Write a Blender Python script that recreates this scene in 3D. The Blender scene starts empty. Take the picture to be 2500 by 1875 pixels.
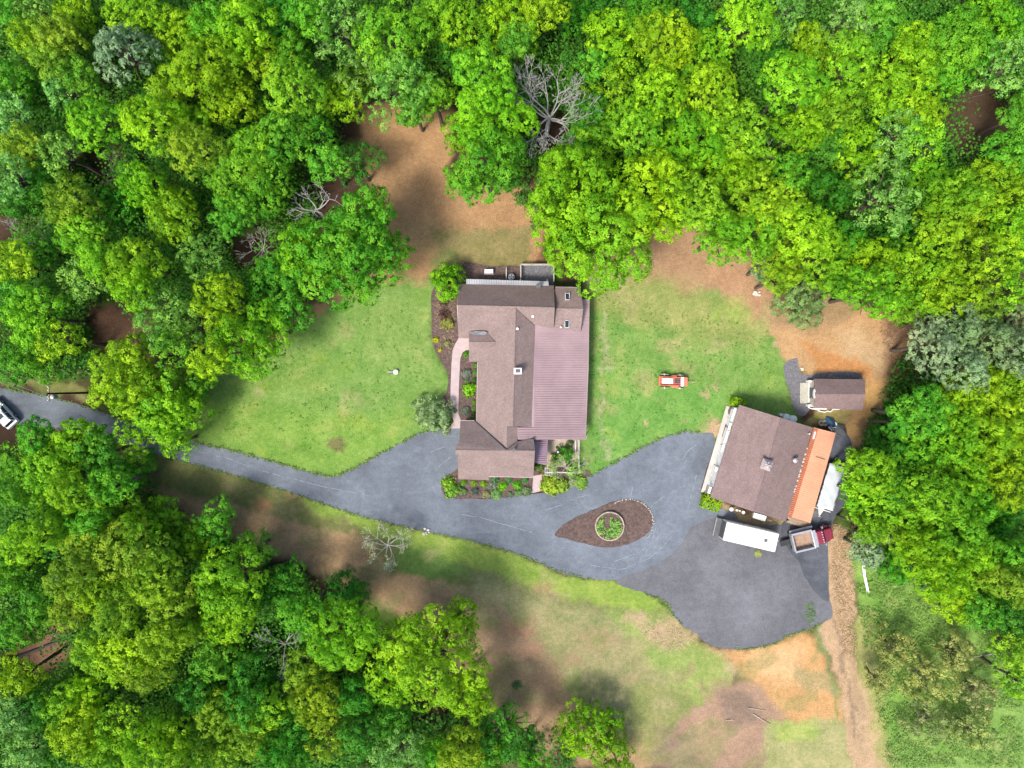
import bpy, bmesh, math, random
import numpy as np
from mathutils import Vector, Matrix
from mathutils.geometry import tessellate_polygon

# ------------------------------------------------------------------ camera, light
S = bpy.context.scene
C = S.collection
H = 100.0          # flying height of the drone
K = 0.06           # metres per photo pixel on the ground
cam = bpy.data.cameras.new("camera"); camo = bpy.data.objects.new("camera", cam)
C.objects.link(camo); camo.location = (0, 0, H); camo.rotation_euler = (0, 0, 0)
cam.sensor_width = 36; cam.lens = 36 * H / (2500 * K); cam.clip_end = 2000
S.camera = camo
S.render.resolution_x = 1024; S.render.resolution_y = 768
S.view_settings.view_transform = 'Standard'; S.view_settings.look = 'None'
S.view_settings.exposure = 0.90; S.view_settings.gamma = 1.0
S.cycles.max_bounces = 5; S.cycles.diffuse_bounces = 3; S.cycles.transmission_bounces = 3
S.cycles.transparent_max_bounces = 4; S.cycles.caustics_reflective = False; S.cycles.caustics_refractive = False
SUN_EL = math.radians(56)
SX, SY = 0.66, 0.75                 # shadows fall up and to the right in the photo
w = bpy.data.worlds.new("World"); S.world = w; w.use_nodes = True
nt = w.node_tree; sky = nt.nodes.new('ShaderNodeTexSky'); sky.sky_type = 'NISHITA'; sky.sun_disc = False
sky.sun_elevation = SUN_EL; sky.sun_rotation = math.atan2(-SX, -SY)
sky.air_density = 1.0; sky.dust_density = 3.0; sky.ozone_density = 1.0
nt.links.new(sky.outputs[0], nt.nodes['Background'].inputs[0]); nt.nodes['Background'].inputs[1].default_value = 0.15
sl = bpy.data.lights.new("sun", 'SUN'); sl.energy = 2.5; sl.angle = math.radians(14); sl.color = (1, 0.955, 0.88)
so = bpy.data.objects.new("sun", sl); C.objects.link(so)
d = Vector((SX * math.cos(SUN_EL), SY * math.cos(SUN_EL), -math.sin(SUN_EL)))
so.rotation_euler = d.to_track_quat('-Z', 'Y').to_euler(); so.location = (-40, -40, 80)

rnd = random.Random(7)
PI = math.pi

def W(px, py, z=0.0):
    k = K * (1 - z / H)
    return Vector(((px - 1250) * k, (937.5 - py) * k, z))

# ------------------------------------------------------------------ numpy value noise
def vnoise(x, y, sc, seed=0):
    rs = np.random.RandomState(seed); g = rs.rand(256, 256)
    u = x / sc + 1000; v = y / sc + 1000
    i = np.floor(u).astype(int); j = np.floor(v).astype(int); f = u - i; h = v - j
    f = f * f * (3 - 2 * f); h = h * h * (3 - 2 * h)
    a = g[i % 256, j % 256]; b = g[(i + 1) % 256, j % 256]; c = g[i % 256, (j + 1) % 256]; e = g[(i + 1) % 256, (j + 1) % 256]
    return (a * (1 - f) + b * f) * (1 - h) + (c * (1 - f) + e * f) * h
def fbm(x, y, sc, seed=0, o=3):
    r = 0; a = 1; t = 0
    for k in range(o):
        r = r + a * vnoise(x, y, sc / 2 ** k, seed + k); t += a; a *= .55
    return r / t - .5

# ------------------------------------------------------------------ materials
MAT = {}
def nodes(name):
    m = bpy.data.materials.new(name); m.use_nodes = True; MAT[name] = m
    t = m.node_tree; return m, t, t.nodes['Principled BSDF']
def N(t, kind, **kw):
    n = t.nodes.new(kind)
    for k, v in kw.items():
        if k in n.inputs: n.inputs[k].default_value = v
        else: setattr(n, k, v)
    return n
def mix(t, fac, a, b, mode='MIX'):
    n = t.nodes.new('ShaderNodeMix'); n.data_type = 'RGBA'; n.blend_type = mode
    for s, v in ((n.inputs[0], fac), (n.inputs[6], a), (n.inputs[7], b)):
        if isinstance(v, (int, float)): s.default_value = v
        elif isinstance(v, tuple): s.default_value = v if len(v) == 4 else v + (1,)
        else: t.links.new(v, s)
    return n.outputs[2]
def ramp(t, src, a, b):
    n = t.nodes.new('ShaderNodeMapRange'); n.inputs[1].default_value = a; n.inputs[2].default_value = b
    t.links.new(src, n.inputs[0]); return n.outputs[0]
def noise(t, vec, sc, det=3, rough=.6):
    n = N(t, 'ShaderNodeTexNoise'); n.inputs['Scale'].default_value = sc; n.inputs['Detail'].default_value = det
    n.inputs['Roughness'].default_value = rough; t.links.new(vec, n.inputs['Vector']); return n.outputs['Fac']
def simple(name, col, rough=.7, var=.25, sc=3.0, metal=0, fine=14):
    m, t, p = nodes(name); tc = t.nodes.new('ShaderNodeTexCoord')
    a = noise(t, tc.outputs['Object'], sc, 4); b = noise(t, tc.outputs['Object'], fine, 2)
    lo = tuple(c * (1 - var) for c in col); hi = tuple(min(1, c * (1 + var)) for c in col)
    c1 = mix(t, ramp(t, a, .3, .7), lo, hi); c2 = mix(t, ramp(t, b, .3, .7), tuple([1 - var * .6] * 3), tuple([1.0] * 3))
    t.links.new(mix(t, 1.0, c1, c2, 'MULTIPLY'), p.inputs['Base Color'])
    p.inputs['Roughness'].default_value = rough; p.inputs['Metallic'].default_value = metal
    bp = t.nodes.new('ShaderNodeBump'); bp.inputs['Strength'].default_value = .25; bp.inputs['Distance'].default_value = .02
    t.links.new(b, bp.inputs['Height']); t.links.new(bp.outputs[0], p.inputs['Normal'])
    return m

def leafmat(name, trans=.33):
    m, t, p = nodes(name)
    oi = t.nodes.new('ShaderNodeObjectInfo'); at = t.nodes.new('ShaderNodeAttribute'); at.attribute_name = 'tint'
    hs = t.nodes.new('ShaderNodeHueSaturation'); hs.inputs['Value'].default_value = 1
    mr = t.nodes.new('ShaderNodeMapRange'); mr.inputs[3].default_value = .545; mr.inputs[4].default_value = .485
    t.links.new(at.outputs['Fac'], mr.inputs[0]); t.links.new(mr.outputs[0], hs.inputs['Hue'])
    mv = t.nodes.new('ShaderNodeMapRange'); mv.inputs[3].default_value = .52; mv.inputs[4].default_value = 1.62
    t.links.new(at.outputs['Fac'], mv.inputs[0]); t.links.new(mv.outputs[0], hs.inputs['Value'])
    t.links.new(oi.outputs['Color'], hs.inputs['Color'])
    t.links.new(hs.outputs[0], p.inputs['Base Color'])
    p.inputs['Roughness'].default_value = .65; p.inputs['Specular IOR Level'].default_value = .18
    tr = t.nodes.new('ShaderNodeBsdfTranslucent'); t.links.new(hs.outputs[0], tr.inputs['Color'])
    mx = t.nodes.new('ShaderNodeMixShader'); mx.inputs[0].default_value = trans
    t.links.new(p.outputs[0], mx.inputs[1]); t.links.new(tr.outputs[0], mx.inputs[2])
    t.links.new(mx.outputs[0], t.nodes['Material Output'].inputs['Surface'])
    return m
leafmat('leaf')
simple('bark', (.10, .075, .055), .9, .35, 2)
simple('dead_wood', (.36, .34, .32), .85, .3, 2)
simple('pale_wood', (.40, .38, .32), .85, .25, 2)

def shingle(name, col, stripe=0.0):
    m, t, p = nodes(name); tc = t.nodes.new('ShaderNodeTexCoord'); o = tc.outputs['Object']
    a = noise(t, o, .35, 4); b = noise(t, o, 9, 3, .8); v = t.nodes.new('ShaderNodeTexVoronoi'); v.inputs['Scale'].default_value = 6.5
    mp = t.nodes.new('ShaderNodeMapping'); mp.inputs['Scale'].default_value = (1, 1, 1); t.links.new(o, mp.inputs[0]); t.links.new(mp.outputs[0], v.inputs['Vector'])
    c = mix(t, ramp(t, a, .3, .7), tuple(x * .86 for x in col), tuple(x * 1.1 for x in col))
    c = mix(t, ramp(t, b, .25, .85), c, tuple(x * 1.25 for x in col))
    bw = t.nodes.new('ShaderNodeSeparateColor'); t.links.new(v.outputs['Color'], bw.inputs[0])
    mm = mix(t, ramp(t, bw.outputs[0], 0, 1), (.82, .81, .81), (1.08, 1.08, 1.08))
    c = mix(t, 1.0, c, mm, 'MULTIPLY')
    sz = t.nodes.new('ShaderNodeSeparateXYZ'); t.links.new(o, sz.inputs[0])      # shingle courses follow level lines
    ma = t.nodes.new('ShaderNodeMath'); ma.operation = 'MULTIPLY_ADD'; t.links.new(sz.outputs[2], ma.inputs[0]); ma.inputs[1].default_value = 5.2; t.links.new(bw.outputs[2], ma.inputs[2])
    fr = t.nodes.new('ShaderNodeMath'); fr.operation = 'FRACT'; t.links.new(ma.outputs[0], fr.inputs[0])
    c = mix(t, 1.0, c, mix(t, ramp(t, fr.outputs[0], .0, .25), (.84, .83, .83), (1.0, 1.0, 1.0)), 'MULTIPLY')
    st = t.nodes.new('ShaderNodeMapping'); st.inputs['Scale'].default_value = (.5, .5, 2.5); t.links.new(o, st.inputs[0]); sn = noise(t, st.outputs[0], .55, 5, .7)
    c = mix(t, 1.0, c, mix(t, ramp(t, sn, .35, .7), (.88, .88, .87), (1.06, 1.05, 1.05)), 'MULTIPLY')
    t.links.new(c, p.inputs['Base Color']); p.inputs['Roughness'].default_value = .9; p.inputs['Specular IOR Level'].default_value = .25
    bp = t.nodes.new('ShaderNodeBump'); bp.inputs['Strength'].default_value = .6; bp.inputs['Distance'].default_value = .03
    t.links.new(bw.outputs[1], bp.inputs['Height']); t.links.new(bp.outputs[0], p.inputs['Normal'])
    return m
shingle('shingle', (.222, .165, .150)); shingle('shingle_workshop', (.205, .148, .138)); shingle('shingle_light', (.34, .28, .28)); shingle('shingle_shed', (.19, .135, .13))
def metalroof(name, col, rust=None):
    m, t, p = nodes(name); tc = t.nodes.new('ShaderNodeTexCoord'); o = tc.outputs['Object']
    a = noise(t, o, .4, 5); b = noise(t, o, 3, 4)
    c = mix(t, ramp(t, a, .35, .65), tuple(x * .9 for x in col), tuple(x * 1.08 for x in col))
    if rust: c = mix(t, ramp(t, b, .55, .75), c, rust)
    t.links.new(c, p.inputs['Base Color']); p.inputs['Roughness'].default_value = .5; p.inputs['Specular IOR Level'].default_value = .35
    return m
metalroof('pink_metal', (.325, .228, .235)); metalroof('pink_rib', (.295, .205, .213)); metalroof('purple_metal', (.25, .17, .22))
metalroof('orange_metal', (.60, .31, .19), (.52, .23, .13)); metalroof('orange_rib', (.60, .24, .14)); metalroof('dark_red_metal', (.55, .19, .10), (.36, .10, .05))
metalroof('white_metal', (.66, .66, .68)); metalroof('grey_metal', (.46, .49, .51), (.50, .50, .47))
simple('white_paint', (.72, .71, .68), .5, .08); simple('cream_wall', (.45, .40, .33), .85, .12)
simple('brick', (.28, .16, .12), .85, .25); simple('concrete', (.47, .43, .39), .9, .12, .8)
simple('pink_paving', (.41, .325, .32), .9, .1, 1.2); simple('black', (.02, .02, .022), .6, .2)
simple('dark_grey', (.09, .095, .1), .6, .25); simple('silver', (.5, .5, .52), .35, .1, metal=.6)
simple('timber', (.38, .26, .17), .85, .25, 4); simple('deck_wood', (.46, .44, .36), .85, .2, 4)
simple('slate', (.17, .18, .19), .6, .4); simple('maroon', (.19, .018, .042), .45, .2); simple('mulch', (.115, .075, .062), .95, .5, 3, fine=9)
simple('gravel', (.15, .145, .155), .95, .35, 3, fine=10); simple('orange_paint', (.72, .16, .09), .5, .2)
simple('rock', (.55, .5, .42), .9, .2); simple('blue_tarp', (.02, .07, .13), .5, .4); simple('sand', (.42, .34, .26), .95, .3, 2)
simple('car_white', (.78, .80, .84), .25, .03); simple('glassy', (.02, .035, .045), .08, .1)
simple('bed_floor', (.34, .22, .15), .7, .25, 3); simple('tyre', (.03, .03, .03), .8, .2); simple('cap_white', (.75, .77, .72), .5, .05)

def asphalt(name, col, crack, crackcol, dark=.75, fresh=0):
    m, t, p = nodes(name); tc = t.nodes.new('ShaderNodeTexCoord'); o = tc.outputs['Object']
    a = noise(t, o, .11, 5); b = noise(t, o, 1.1, 4); f = noise(t, o, 6, 2, .8)
    c = mix(t, ramp(t, a, .32, .68), tuple(x * dark for x in col), tuple(x * 1.15 for x in col))
    c = mix(t, 1.0, c, mix(t, ramp(t, b, .3, .7), (.86, .86, .86), (1.08, 1.08, 1.08)), 'MULTIPLY')
    c = mix(t, 1.0, c, mix(t, ramp(t, f, .25, .75), (.74, .74, .74), (1.24, 1.24, 1.24)), 'MULTIPLY')
    # long brushed streaks
    mp = t.nodes.new('ShaderNodeMapping'); mp.inputs['Rotation'].default_value = (0, 0, .35); mp.inputs['Scale'].default_value = (.3, .8, 1)
    t.links.new(o, mp.inputs[0]); s = noise(t, mp.outputs[0], 1.0, 4)
    c = mix(t, ramp(t, s, .56, .85), c, tuple(x * 1.25 for x in col))
    v = t.nodes.new('ShaderNodeTexVoronoi'); v.feature = 'DISTANCE_TO_EDGE'; v.inputs['Scale'].default_value = .13
    nv = t.nodes.new('ShaderNodeTexNoise'); nv.inputs['Scale'].default_value = .5; nv.inputs['Detail'].default_value = 4; t.links.new(o, nv.inputs[0])
    av = t.nodes.new('ShaderNodeVectorMath'); av.operation = 'MULTIPLY_ADD'; t.links.new(nv.outputs['Color'], av.inputs[0]); av.inputs[1].default_value = (3, 3, 3); t.links.new(o, av.inputs[2])
    t.links.new(av.outputs[0], v.inputs['Vector'])
    r = t.nodes.new('ShaderNodeMapRange'); r.inputs[1].default_value = .004; r.inputs[2].default_value = .016; r.inputs[3].default_value = crack; r.inputs[4].default_value = 0
    t.links.new(v.outputs['Distance'], r.inputs[0])
    mu = t.nodes.new('ShaderNodeMath'); mu.operation = 'MULTIPLY'; t.links.new(r.outputs[0], mu.inputs[0]); t.links.new(ramp(t, a, .42, .58), mu.inputs[1])
    c = mix(t, mu.outputs[0], c, crackcol)
    t.links.new(c, p.inputs['Base Color']); p.inputs['Roughness'].default_value = .85; p.inputs['Specular IOR Level'].default_value = .3
    return m
asphalt('asphalt', (.138, .156, .182), .14, (.27, .30, .34), .66)
asphalt('asphalt_old', (.130, .130, .142), .10, (.1, .1, .11), .70)
asphalt('asphalt_dark', (.090, .098, .116), .2, (.2, .2, .22), .6)
simple('crack_pale', (.23, .26, .30), .9, .2)

# ground: soil kinds come from a mesh attribute, grain is procedural
m, t, p = nodes('ground'); tc = t.nodes.new('ShaderNodeTexCoord'); o = tc.outputs['Object']
at = t.nodes.new('ShaderNodeAttribute'); at.attribute_name = 'soil'
ag = t.nodes.new('ShaderNodeAttribute'); ag.attribute_name = 'grass'
n1 = noise(t, o, .35, 5); n2 = noise(t, o, 1.6, 4, .7); n3 = noise(t, o, 5.5, 3, .8)
gr = mix(t, ramp(t, n1, .3, .7), (.70, .82, .68), (1.26, 1.12, 1.25))
gr = mix(t, 1.0, gr, mix(t, ramp(t, n2, .3, .7), (.72, .84, .62), (1.28, 1.16, 1.3)), 'MULTIPLY')
gr = mix(t, 1.0, gr, mix(t, ramp(t, n3, .25, .75), (.58, .68, .5), (1.40, 1.30, 1.45)), 'MULTIPLY')
n4 = noise(t, o, 2.4, 3, .85); n5 = noise(t, o, 8.0, 2, .9)
gr = mix(t, ramp(t, n4, .64, .72), gr, mix(t, 1.0, gr, (.55, .75, .5), 'MULTIPLY')); gr = mix(t, ramp(t, n5, .66, .74), gr, (1.9, 1.55, 2.4))
di = mix(t, ramp(t, n1, .3, .7), (.85, .83, .80), (1.12, 1.10, 1.08))
di = mix(t, 1.0, di, mix(t, ramp(t, n2, .3, .7), (.82, .80, .78), (1.15, 1.13, 1.1)), 'MULTIPLY')
di = mix(t, 1.0, di, mix(t, ramp(t, n3, .25, .75), (.60, .58, .56), (1.38, 1.38, 1.38)), 'MULTIPLY')
di = mix(t, ramp(t, n5, .64, .72), di, (1.7, 1.7, 1.7)); di = mix(t, ramp(t, n4, .66, .74), di, (.62, .7, .55))
c = mix(t, 1.0, at.outputs['Color'], mix(t, ag.outputs['Fac'], di, gr), 'MULTIPLY')
t.links.new(c, p.inputs['Base Color']); p.inputs['Roughness'].default_value = .95; p.inputs['Specular IOR Level'].default_value = .15
bp = t.nodes.new('ShaderNodeBump'); bp.inputs['Strength'].default_value = .7; bp.inputs['Distance'].default_value = .06
t.links.new(n3, bp.inputs['Height']); t.links.new(bp.outputs[0], p.inputs['Normal'])

# ------------------------------------------------------------------ object helpers
def tag(o, label=None, cat=None, group=None, kind=None):
    if label: o['label'] = label
    if cat: o['category'] = cat
    if group: o['group'] = group
    if kind: o['kind'] = kind
    return o
def empty(name, loc=(0, 0, 0), rz=0, label=None, cat=None, group=None):
    o = bpy.data.objects.new(name, None); C.objects.link(o); o.location = loc; o.rotation_euler = (0, 0, rz)
    o.empty_display_size = .3
    return tag(o, label, cat, group)
class MB:
    def __init__(s, org=(0, 0, 0)): s.v = []; s.f = []; s.o = Vector(org)
    def add(s, vs, fs):
        b = len(s.v); s.v += [tuple(Vector(v) - s.o) for v in vs]; s.f += [tuple(i + b for i in f) for f in fs]; return s
    def box(s, c, size, rz=0, top=None):
        hx, hy, hz = size[0] / 2, size[1] / 2, size[2] / 2; tx, ty = (hx, hy) if top is None else (top[0] / 2, top[1] / 2)
        cs, sn = math.cos(rz), math.sin(rz); vs = []
        for z, ax, ay in ((-hz, hx, hy), (hz, tx, ty)):
            for x, y in ((-ax, -ay), (ax, -ay), (ax, ay), (-ax, ay)): vs.append((c[0] + x * cs - y * sn, c[1] + x * sn + y * cs, c[2] + z))
        return s.add(vs, [(3, 2, 1, 0), (4, 5, 6, 7), (0, 1, 5, 4), (1, 2, 6, 5), (2, 3, 7, 6), (3, 0, 4, 7)])
    def slab(s, top, th=.15):
        n = len(top); vs = [Vector(p) for p in top]; vb = [p - Vector((0, 0, th)) for p in vs]
        a = sum((vs[i].x * vs[(i + 1) % n].y - vs[(i + 1) % n].x * vs[i].y) for i in range(n))
        if a < 0: vs.reverse(); vb.reverse()
        tris = tessellate_polygon([vs]); fs = []
        for tr in tris:
            q = tuple(tr); nn = (vs[q[1]] - vs[q[0]]).cross(vs[q[2]] - vs[q[0]])
            if nn.z < 0: q = (q[0], q[2], q[1])
            fs += [q, (q[2] + n, q[1] + n, q[0] + n)]
        fs += [(i, i + n, (i + 1) % n + n, (i + 1) % n) for i in range(n)]
        return s.add(vs + vb, fs)
    def cyl(s, c, r, h, n=16, r2=None, rx=None):
        r2 = r if r2 is None else r2; vs = []
        M = rx if rx else Matrix.Identity(3)
        for z, rr in ((-h / 2, r), (h / 2, r2)):
            for i in range(n): a = 2 * PI * i / n; vs.append(Vector(c) + M @ Vector((rr * math.cos(a), rr * math.sin(a), z)))
        return s.add(vs, [tuple(range(n))[::-1], tuple(range(n, 2 * n))] + [(i, (i + 1) % n, (i + 1) % n + n, i + n) for i in range(n)])
    def tube(s, p, q, r, r2=None, n=6):
        p = Vector(p); q = Vector(q); dd = q - p
        if dd.length < 1e-5: return s
        return s.cyl((p + q) / 2, r, dd.length, n, r2, dd.to_track_quat('Z', 'Y').to_matrix())
    def ball(s, c, r, n=10, sc=(1, 1, 1), jit=0, rr=rnd):
        vs = []; fs = []; m_ = max(4, n // 2)
        for i in range(m_ + 1):
            th = PI * i / m_
            for j in range(n):
                a = 2 * PI * j / n; k = r * (1 + jit * (rr.random() - .5))
                vs.append((c[0] + k * sc[0] * math.sin(th) * math.cos(a), c[1] + k * sc[1] * math.sin(th) * math.sin(a), c[2] + k * sc[2] * math.cos(th)))
        for i in range(m_):
            for j in range(n): fs.append((i * n + j, (i + 1) * n + j, (i + 1) * n + (j + 1) % n, i * n + (j + 1) % n))
        return s.add(vs, fs)
    def torus(s, c, R, r, n=32, k=8, zs=1, jit=0):
        vs = []; fs = []
        for i in range(n):
            a = 2 * PI * i / n; Rj = R + jit * (rnd.random() - .5)
            for j in range(k):
                b = 2 * PI * (j + .5) / k; vs.append((c[0] + (Rj + r * math.cos(b)) * math.cos(a), c[1] + (Rj + r * math.cos(b)) * math.sin(a), c[2] + zs * r * math.sin(b)))
        for i in range(n):
            for j in range(k): fs.append((i * k + j, ((i + 1) % n) * k + j, ((i + 1) % n) * k + (j + 1) % k, i * k + (j + 1) % k))
        return s.add(vs, fs)
    def build(s, name, mat, parent=None, smooth=False, bevel=0):
        me = bpy.data.meshes.new(name); me.from_pydata(s.v, [], s.f); me.update()
        me.materials.append(MAT[mat]); o = bpy.data.objects.new(name, me); C.objects.link(o)
        if parent: o.parent = parent
        if smooth: me.polygons.foreach_set('use_smooth', [True] * len(me.polygons))
        if bevel:
            b = o.modifiers.new('bevel', 'BEVEL'); b.width = bevel; b.segments = 2; b.limit_method = 'ANGLE'
        return o
def L(o): return o.location
def ragged(pts, step=12, jit=2.0, seed=0, smooth=True):
    r = random.Random(seed); n = len(pts); out = []
    for i in range(n):
        p0, p1, p2, p3 = pts[i - 1], pts[i], pts[(i + 1) % n], pts[(i + 2) % n]
        dl = math.hypot(p2[0] - p1[0], p2[1] - p1[1]); k = max(1, int(dl / step))
        for j in range(k):
            u = j / k
            if smooth:
                q = [.5 * (2 * p1[c_] + (p2[c_] - p0[c_]) * u + (2 * p0[c_] - 5 * p1[c_] + 4 * p2[c_] - p3[c_]) * u * u + (3 * p1[c_] - p0[c_] - 3 * p2[c_] + p3[c_]) * u ** 3) for c_ in (0, 1)]
            else: q = [p1[0] + (p2[0] - p1[0]) * u, p1[1] + (p2[1] - p1[1]) * u]
            out.append((q[0] + r.uniform(-jit, jit) * .5, q[1] + r.uniform(-jit, jit) * .5))
    return out
def sheet(name, pts, z, mat, label=None, kind='structure', cat=None, th=.03, parent=None):
    mb = MB(); mb.slab([W(a, b, 0) + Vector((0, 0, z)) for a, b in pts], th)
    o = mb.build(name, mat, parent)
    if not parent: tag(o, label, cat, None, kind)
    return o

# ------------------------------------------------------------------ ground sheet
def polydist(X, Y, pts):
    n = len(pts); dmin = np.full(X.shape, 1e9); ins = np.zeros(X.shape, bool)
    for i in range(n):
        x1, y1 = pts[i]; x2, y2 = pts[(i + 1) % n]; ex, ey = x2 - x1, y2 - y1; L2 = ex * ex + ey * ey + 1e-9
        u = np.clip(((X - x1) * ex + (Y - y1) * ey) / L2, 0, 1)
        dmin = np.minimum(dmin, np.hypot(X - x1 - u * ex, Y - y1 - u * ey))
        cnd = ((y1 > Y) != (y2 > Y)) & (X < (x2 - x1) * (Y - y1) / (y2 - y1 + 1e-12) + x1)
        ins ^= cnd
    return np.where(ins, dmin, -dmin)
gx = np.concatenate([np.array([-9000, -5000, -2500, -1200]), np.arange(-300, 2801, 5.0), np.array([3700, 5000, 7500, 11000])])
gy = np.concatenate([np.array([-9000, -5000, -2500, -1200]), np.arange(-300, 2176, 5.0), np.array([3000, 4500, 7000, 11000])])
GX, GY = np.meshgrid(gx, gy)
WX = GX + 34 * fbm(GX, GY, 60, 11) + 26 * fbm(GX, GY, 18, 15); WY = GY + 34 * fbm(GX, GY, 60, 21) + 26 * fbm(GX, GY, 18, 25)
col = np.zeros(GX.shape + (3,)); col[:] = (.058, .036, .024); gras = np.zeros(GX.shape)
und = fbm(GX, GY, 45, 31)[..., None]; col = col * (1 + .9 * und)
# patches of green undergrowth on the forest floor
k = np.clip((fbm(GX, GY, 90, 41) - .02) * 9, 0, 1)[..., None] * .75
col = col * (1 - k) + np.array((.055, .12, .015)) * k; gras = np.maximum(gras, k[..., 0])
def paint(pts, c, soft=25, op=1.0, g=0.0, patch=None):
    global col, gras
    dd = polydist(WX, WY, pts); a = np.clip(dd / (soft * .62) + .5, 0, 1) * op
    if patch: a = a * np.clip((fbm(GX, GY, patch[0], patch[1]) + patch[2]) * 7, 0, 1)
    a3 = a[..., None]; col = col * (1 - a3) + np.array(c) * a3; gras = gras * (1 - a) + g * a
def spot(x, y, r, c, soft=None, op=1.0, g=0.0, ry=None):
    ry = ry or r; paint([(x + r * math.cos(i * PI / 5), y + ry * math.sin(i * PI / 5)) for i in range(10)], c, soft or r * .9, op, g)
BROWN = (.33, .205, .105); LAWN = (.138, .238, .055); LAWN2 = (.125, .235, .050); DRY = (.27, .225, .10); CLAY = (.42, .255, .115); TAN = (.38, .245, .125)
BR2 = (.31, .215, .120)
paint([(860, 240), (1100, 270), (1090, 460), (1340, 440), (1330, 640), (1120, 660), (1050, 720), (900, 740), (700, 830), (620, 860), (700, 760), (860, 700), (950, 600), (900, 420)], BROWN, 30)
paint([(480, 850), (620, 840), (640, 900), (450, 930), (380, 900)], BROWN, 40, .9)
paint([(230, 760), (420, 700), (400, 860), (260, 860)], (.13, .075, .05), 40)
paint([(1060, 555), (1300, 560), (1300, 655), (1130, 655), (1060, 640)], (.17, .155, .06), 30, .95, .8)
paint([(980, 540), (1150, 560), (1290, 600), (1180, 630), (1000, 620)], DRY, 60, .4, .5)
paint([(1040, 700), (1052, 640), (1110, 600), (1130, 640), (1060, 760)], (.16, .19, .06), 25, .8, 1)
lawnL = [(500, 880), (600, 860), (760, 780), (860, 720), (960, 680), (1075, 690), (1060, 840), (1100, 920), (1100, 1000), (1040, 1060), (972, 1090), (859, 1152), (814, 1170), (700, 1142), (451, 1078), (400, 1040), (420, 960)]
paint(lawnL, LAWN, 34, 1, 1)
paint([(430, 960), (700, 1000), (900, 1010), (1010, 1000), (960, 1090), (814, 1168), (451, 1076)], (.155, .265, .045), 60, .7, 1)
paint([(560, 900), (760, 850), (850, 900), (700, 960), (560, 960)], (.14, .23, .045), 60, .5, 1)
paint([(880, 740), (1060, 720), (1060, 900), (900, 900)], (.18, .255, .07), 70, .5, 1)
for i in range(26):
    rr = random.Random(i); x = rr.uniform(520, 1060); y = rr.uniform(720, 1120); spot(x, y, rr.uniform(15, 40), rr.choice([(.12, .22, .035), (.23, .28, .07), (.19, .26, .04)]), None, .45, 1, rr.uniform(10, 22))
paint([(0, 880), (140, 930), (230, 960), (250, 1000), (120, 965), (0, 935)], (.14, .15, .05), 16, 1, .8)
# east lawn
paint([(1430, 620), (1560, 560), (1680, 540), (1830, 620), (1900, 700), (2000, 800), (1960, 900), (1700, 760), (1500, 720)], (.30, .195, .115), 40)
paint([(1700, 580), (1780, 620), (1850, 700), (1900, 790), (1850, 800), (1760, 700)], (.36, .22, .13), 50, .7)
lawnR = [(1425, 640), (1500, 690), (1600, 690), (1750, 720), (1830, 790), (1900, 830), (1925, 880), (1925, 960), (1950, 1020), (1990, 1050), (1930, 1060), (1800, 1010), (1770, 1000), (1740, 1075), (1700, 1062), (1627, 1066), (1560, 1100), (1458, 1160), (1400, 1200), (1330, 1190), (1330, 1060), (1420, 1060), (1425, 900)]
paint(lawnR, LAWN, 30, 1, 1)
paint([(1440, 640), (1700, 700), (1880, 800), (1850, 860), (1640, 820), (1440, 760)], (.24, .245, .085), 70, .75, .9)
paint([(1435, 880), (1560, 900), (1760, 960), (1770, 1030), (1700, 1060), (1560, 1095), (1440, 1170), (1435, 1000)], (.115, .245, .05), 50, .85, 1)
for i in range(40):
    rr = random.Random(i + 50); x = rr.uniform(1450, 1890); y = rr.uniform(740, 1080); spot(x, y, rr.uniform(12, 34), rr.choice([(.10, .22, .045), (.25, .29, .09), (.20, .29, .06), (.27, .25, .11)]), None, .5, 1, rr.uniform(8, 24))
for y in range(780, 1130, 16):
    rr = random.Random(y); spot(1474 - (y - 780) * .03 + rr.uniform(-6, 6), y, rr.uniform(4, 9), (.34, .31, .20), 8, .55, .6)
for x, y, r in ((1718, 955, 5), (1716, 975, 5), (1738, 954, 5), (1575, 1035, 8), (1740, 1045, 18), (1898, 850, 9)): spot(x, y, r, (.38, .27, .17), 8, .9, 0, r * 2 if x > 1700 and x < 1720 else r)
spot(820, 1090, 17, (.13, .11, .05), 14, .9, .3)
tan = [(1885, 800), (1930, 790), (2000, 780), (2080, 745), (2160, 770), (2250, 780), (2260, 870), (2250, 950), (2200, 1010), (2160, 1040), (2110, 1060), (2080, 1120), (2050, 1060), (2060, 1010), (1990, 1010), (1960, 900), (1915, 870)]
paint(tan, TAN, 26)
paint([(1900, 700), (2060, 720), (2100, 770), (1960, 820), (1890, 790)], (.29, .20, .11), 40, .9, .2)
paint([(2160, 760), (2300, 780), (2310, 900), (2230, 990), (2180, 1010), (2160, 900)], (.17, .10, .065), 40, .85)
paint([(2050, 800), (2180, 830), (2150, 900), (2060, 870)], (.44, .33, .20), 50, .6)
paint([(1960, 830), (2120, 900), (2130, 930), (1990, 905)], (.40, .19, .07), 26, .8)
paint([(2115, 930), (2160, 930), (2130, 1010), (2080, 1080), (2070, 1050), (2105, 1010)], (.50, .31, .12), 22, .8)
paint([(1980, 1003), (2060, 1005), (2090, 1010), (2060, 1040), (1960, 1030)], (.24, .21, .08), 18, .9, .8)
paint([(2090, 1040), (2200, 1000), (2180, 1060), (2120, 1100)], (.13, .075, .05), 26, .7)
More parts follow.
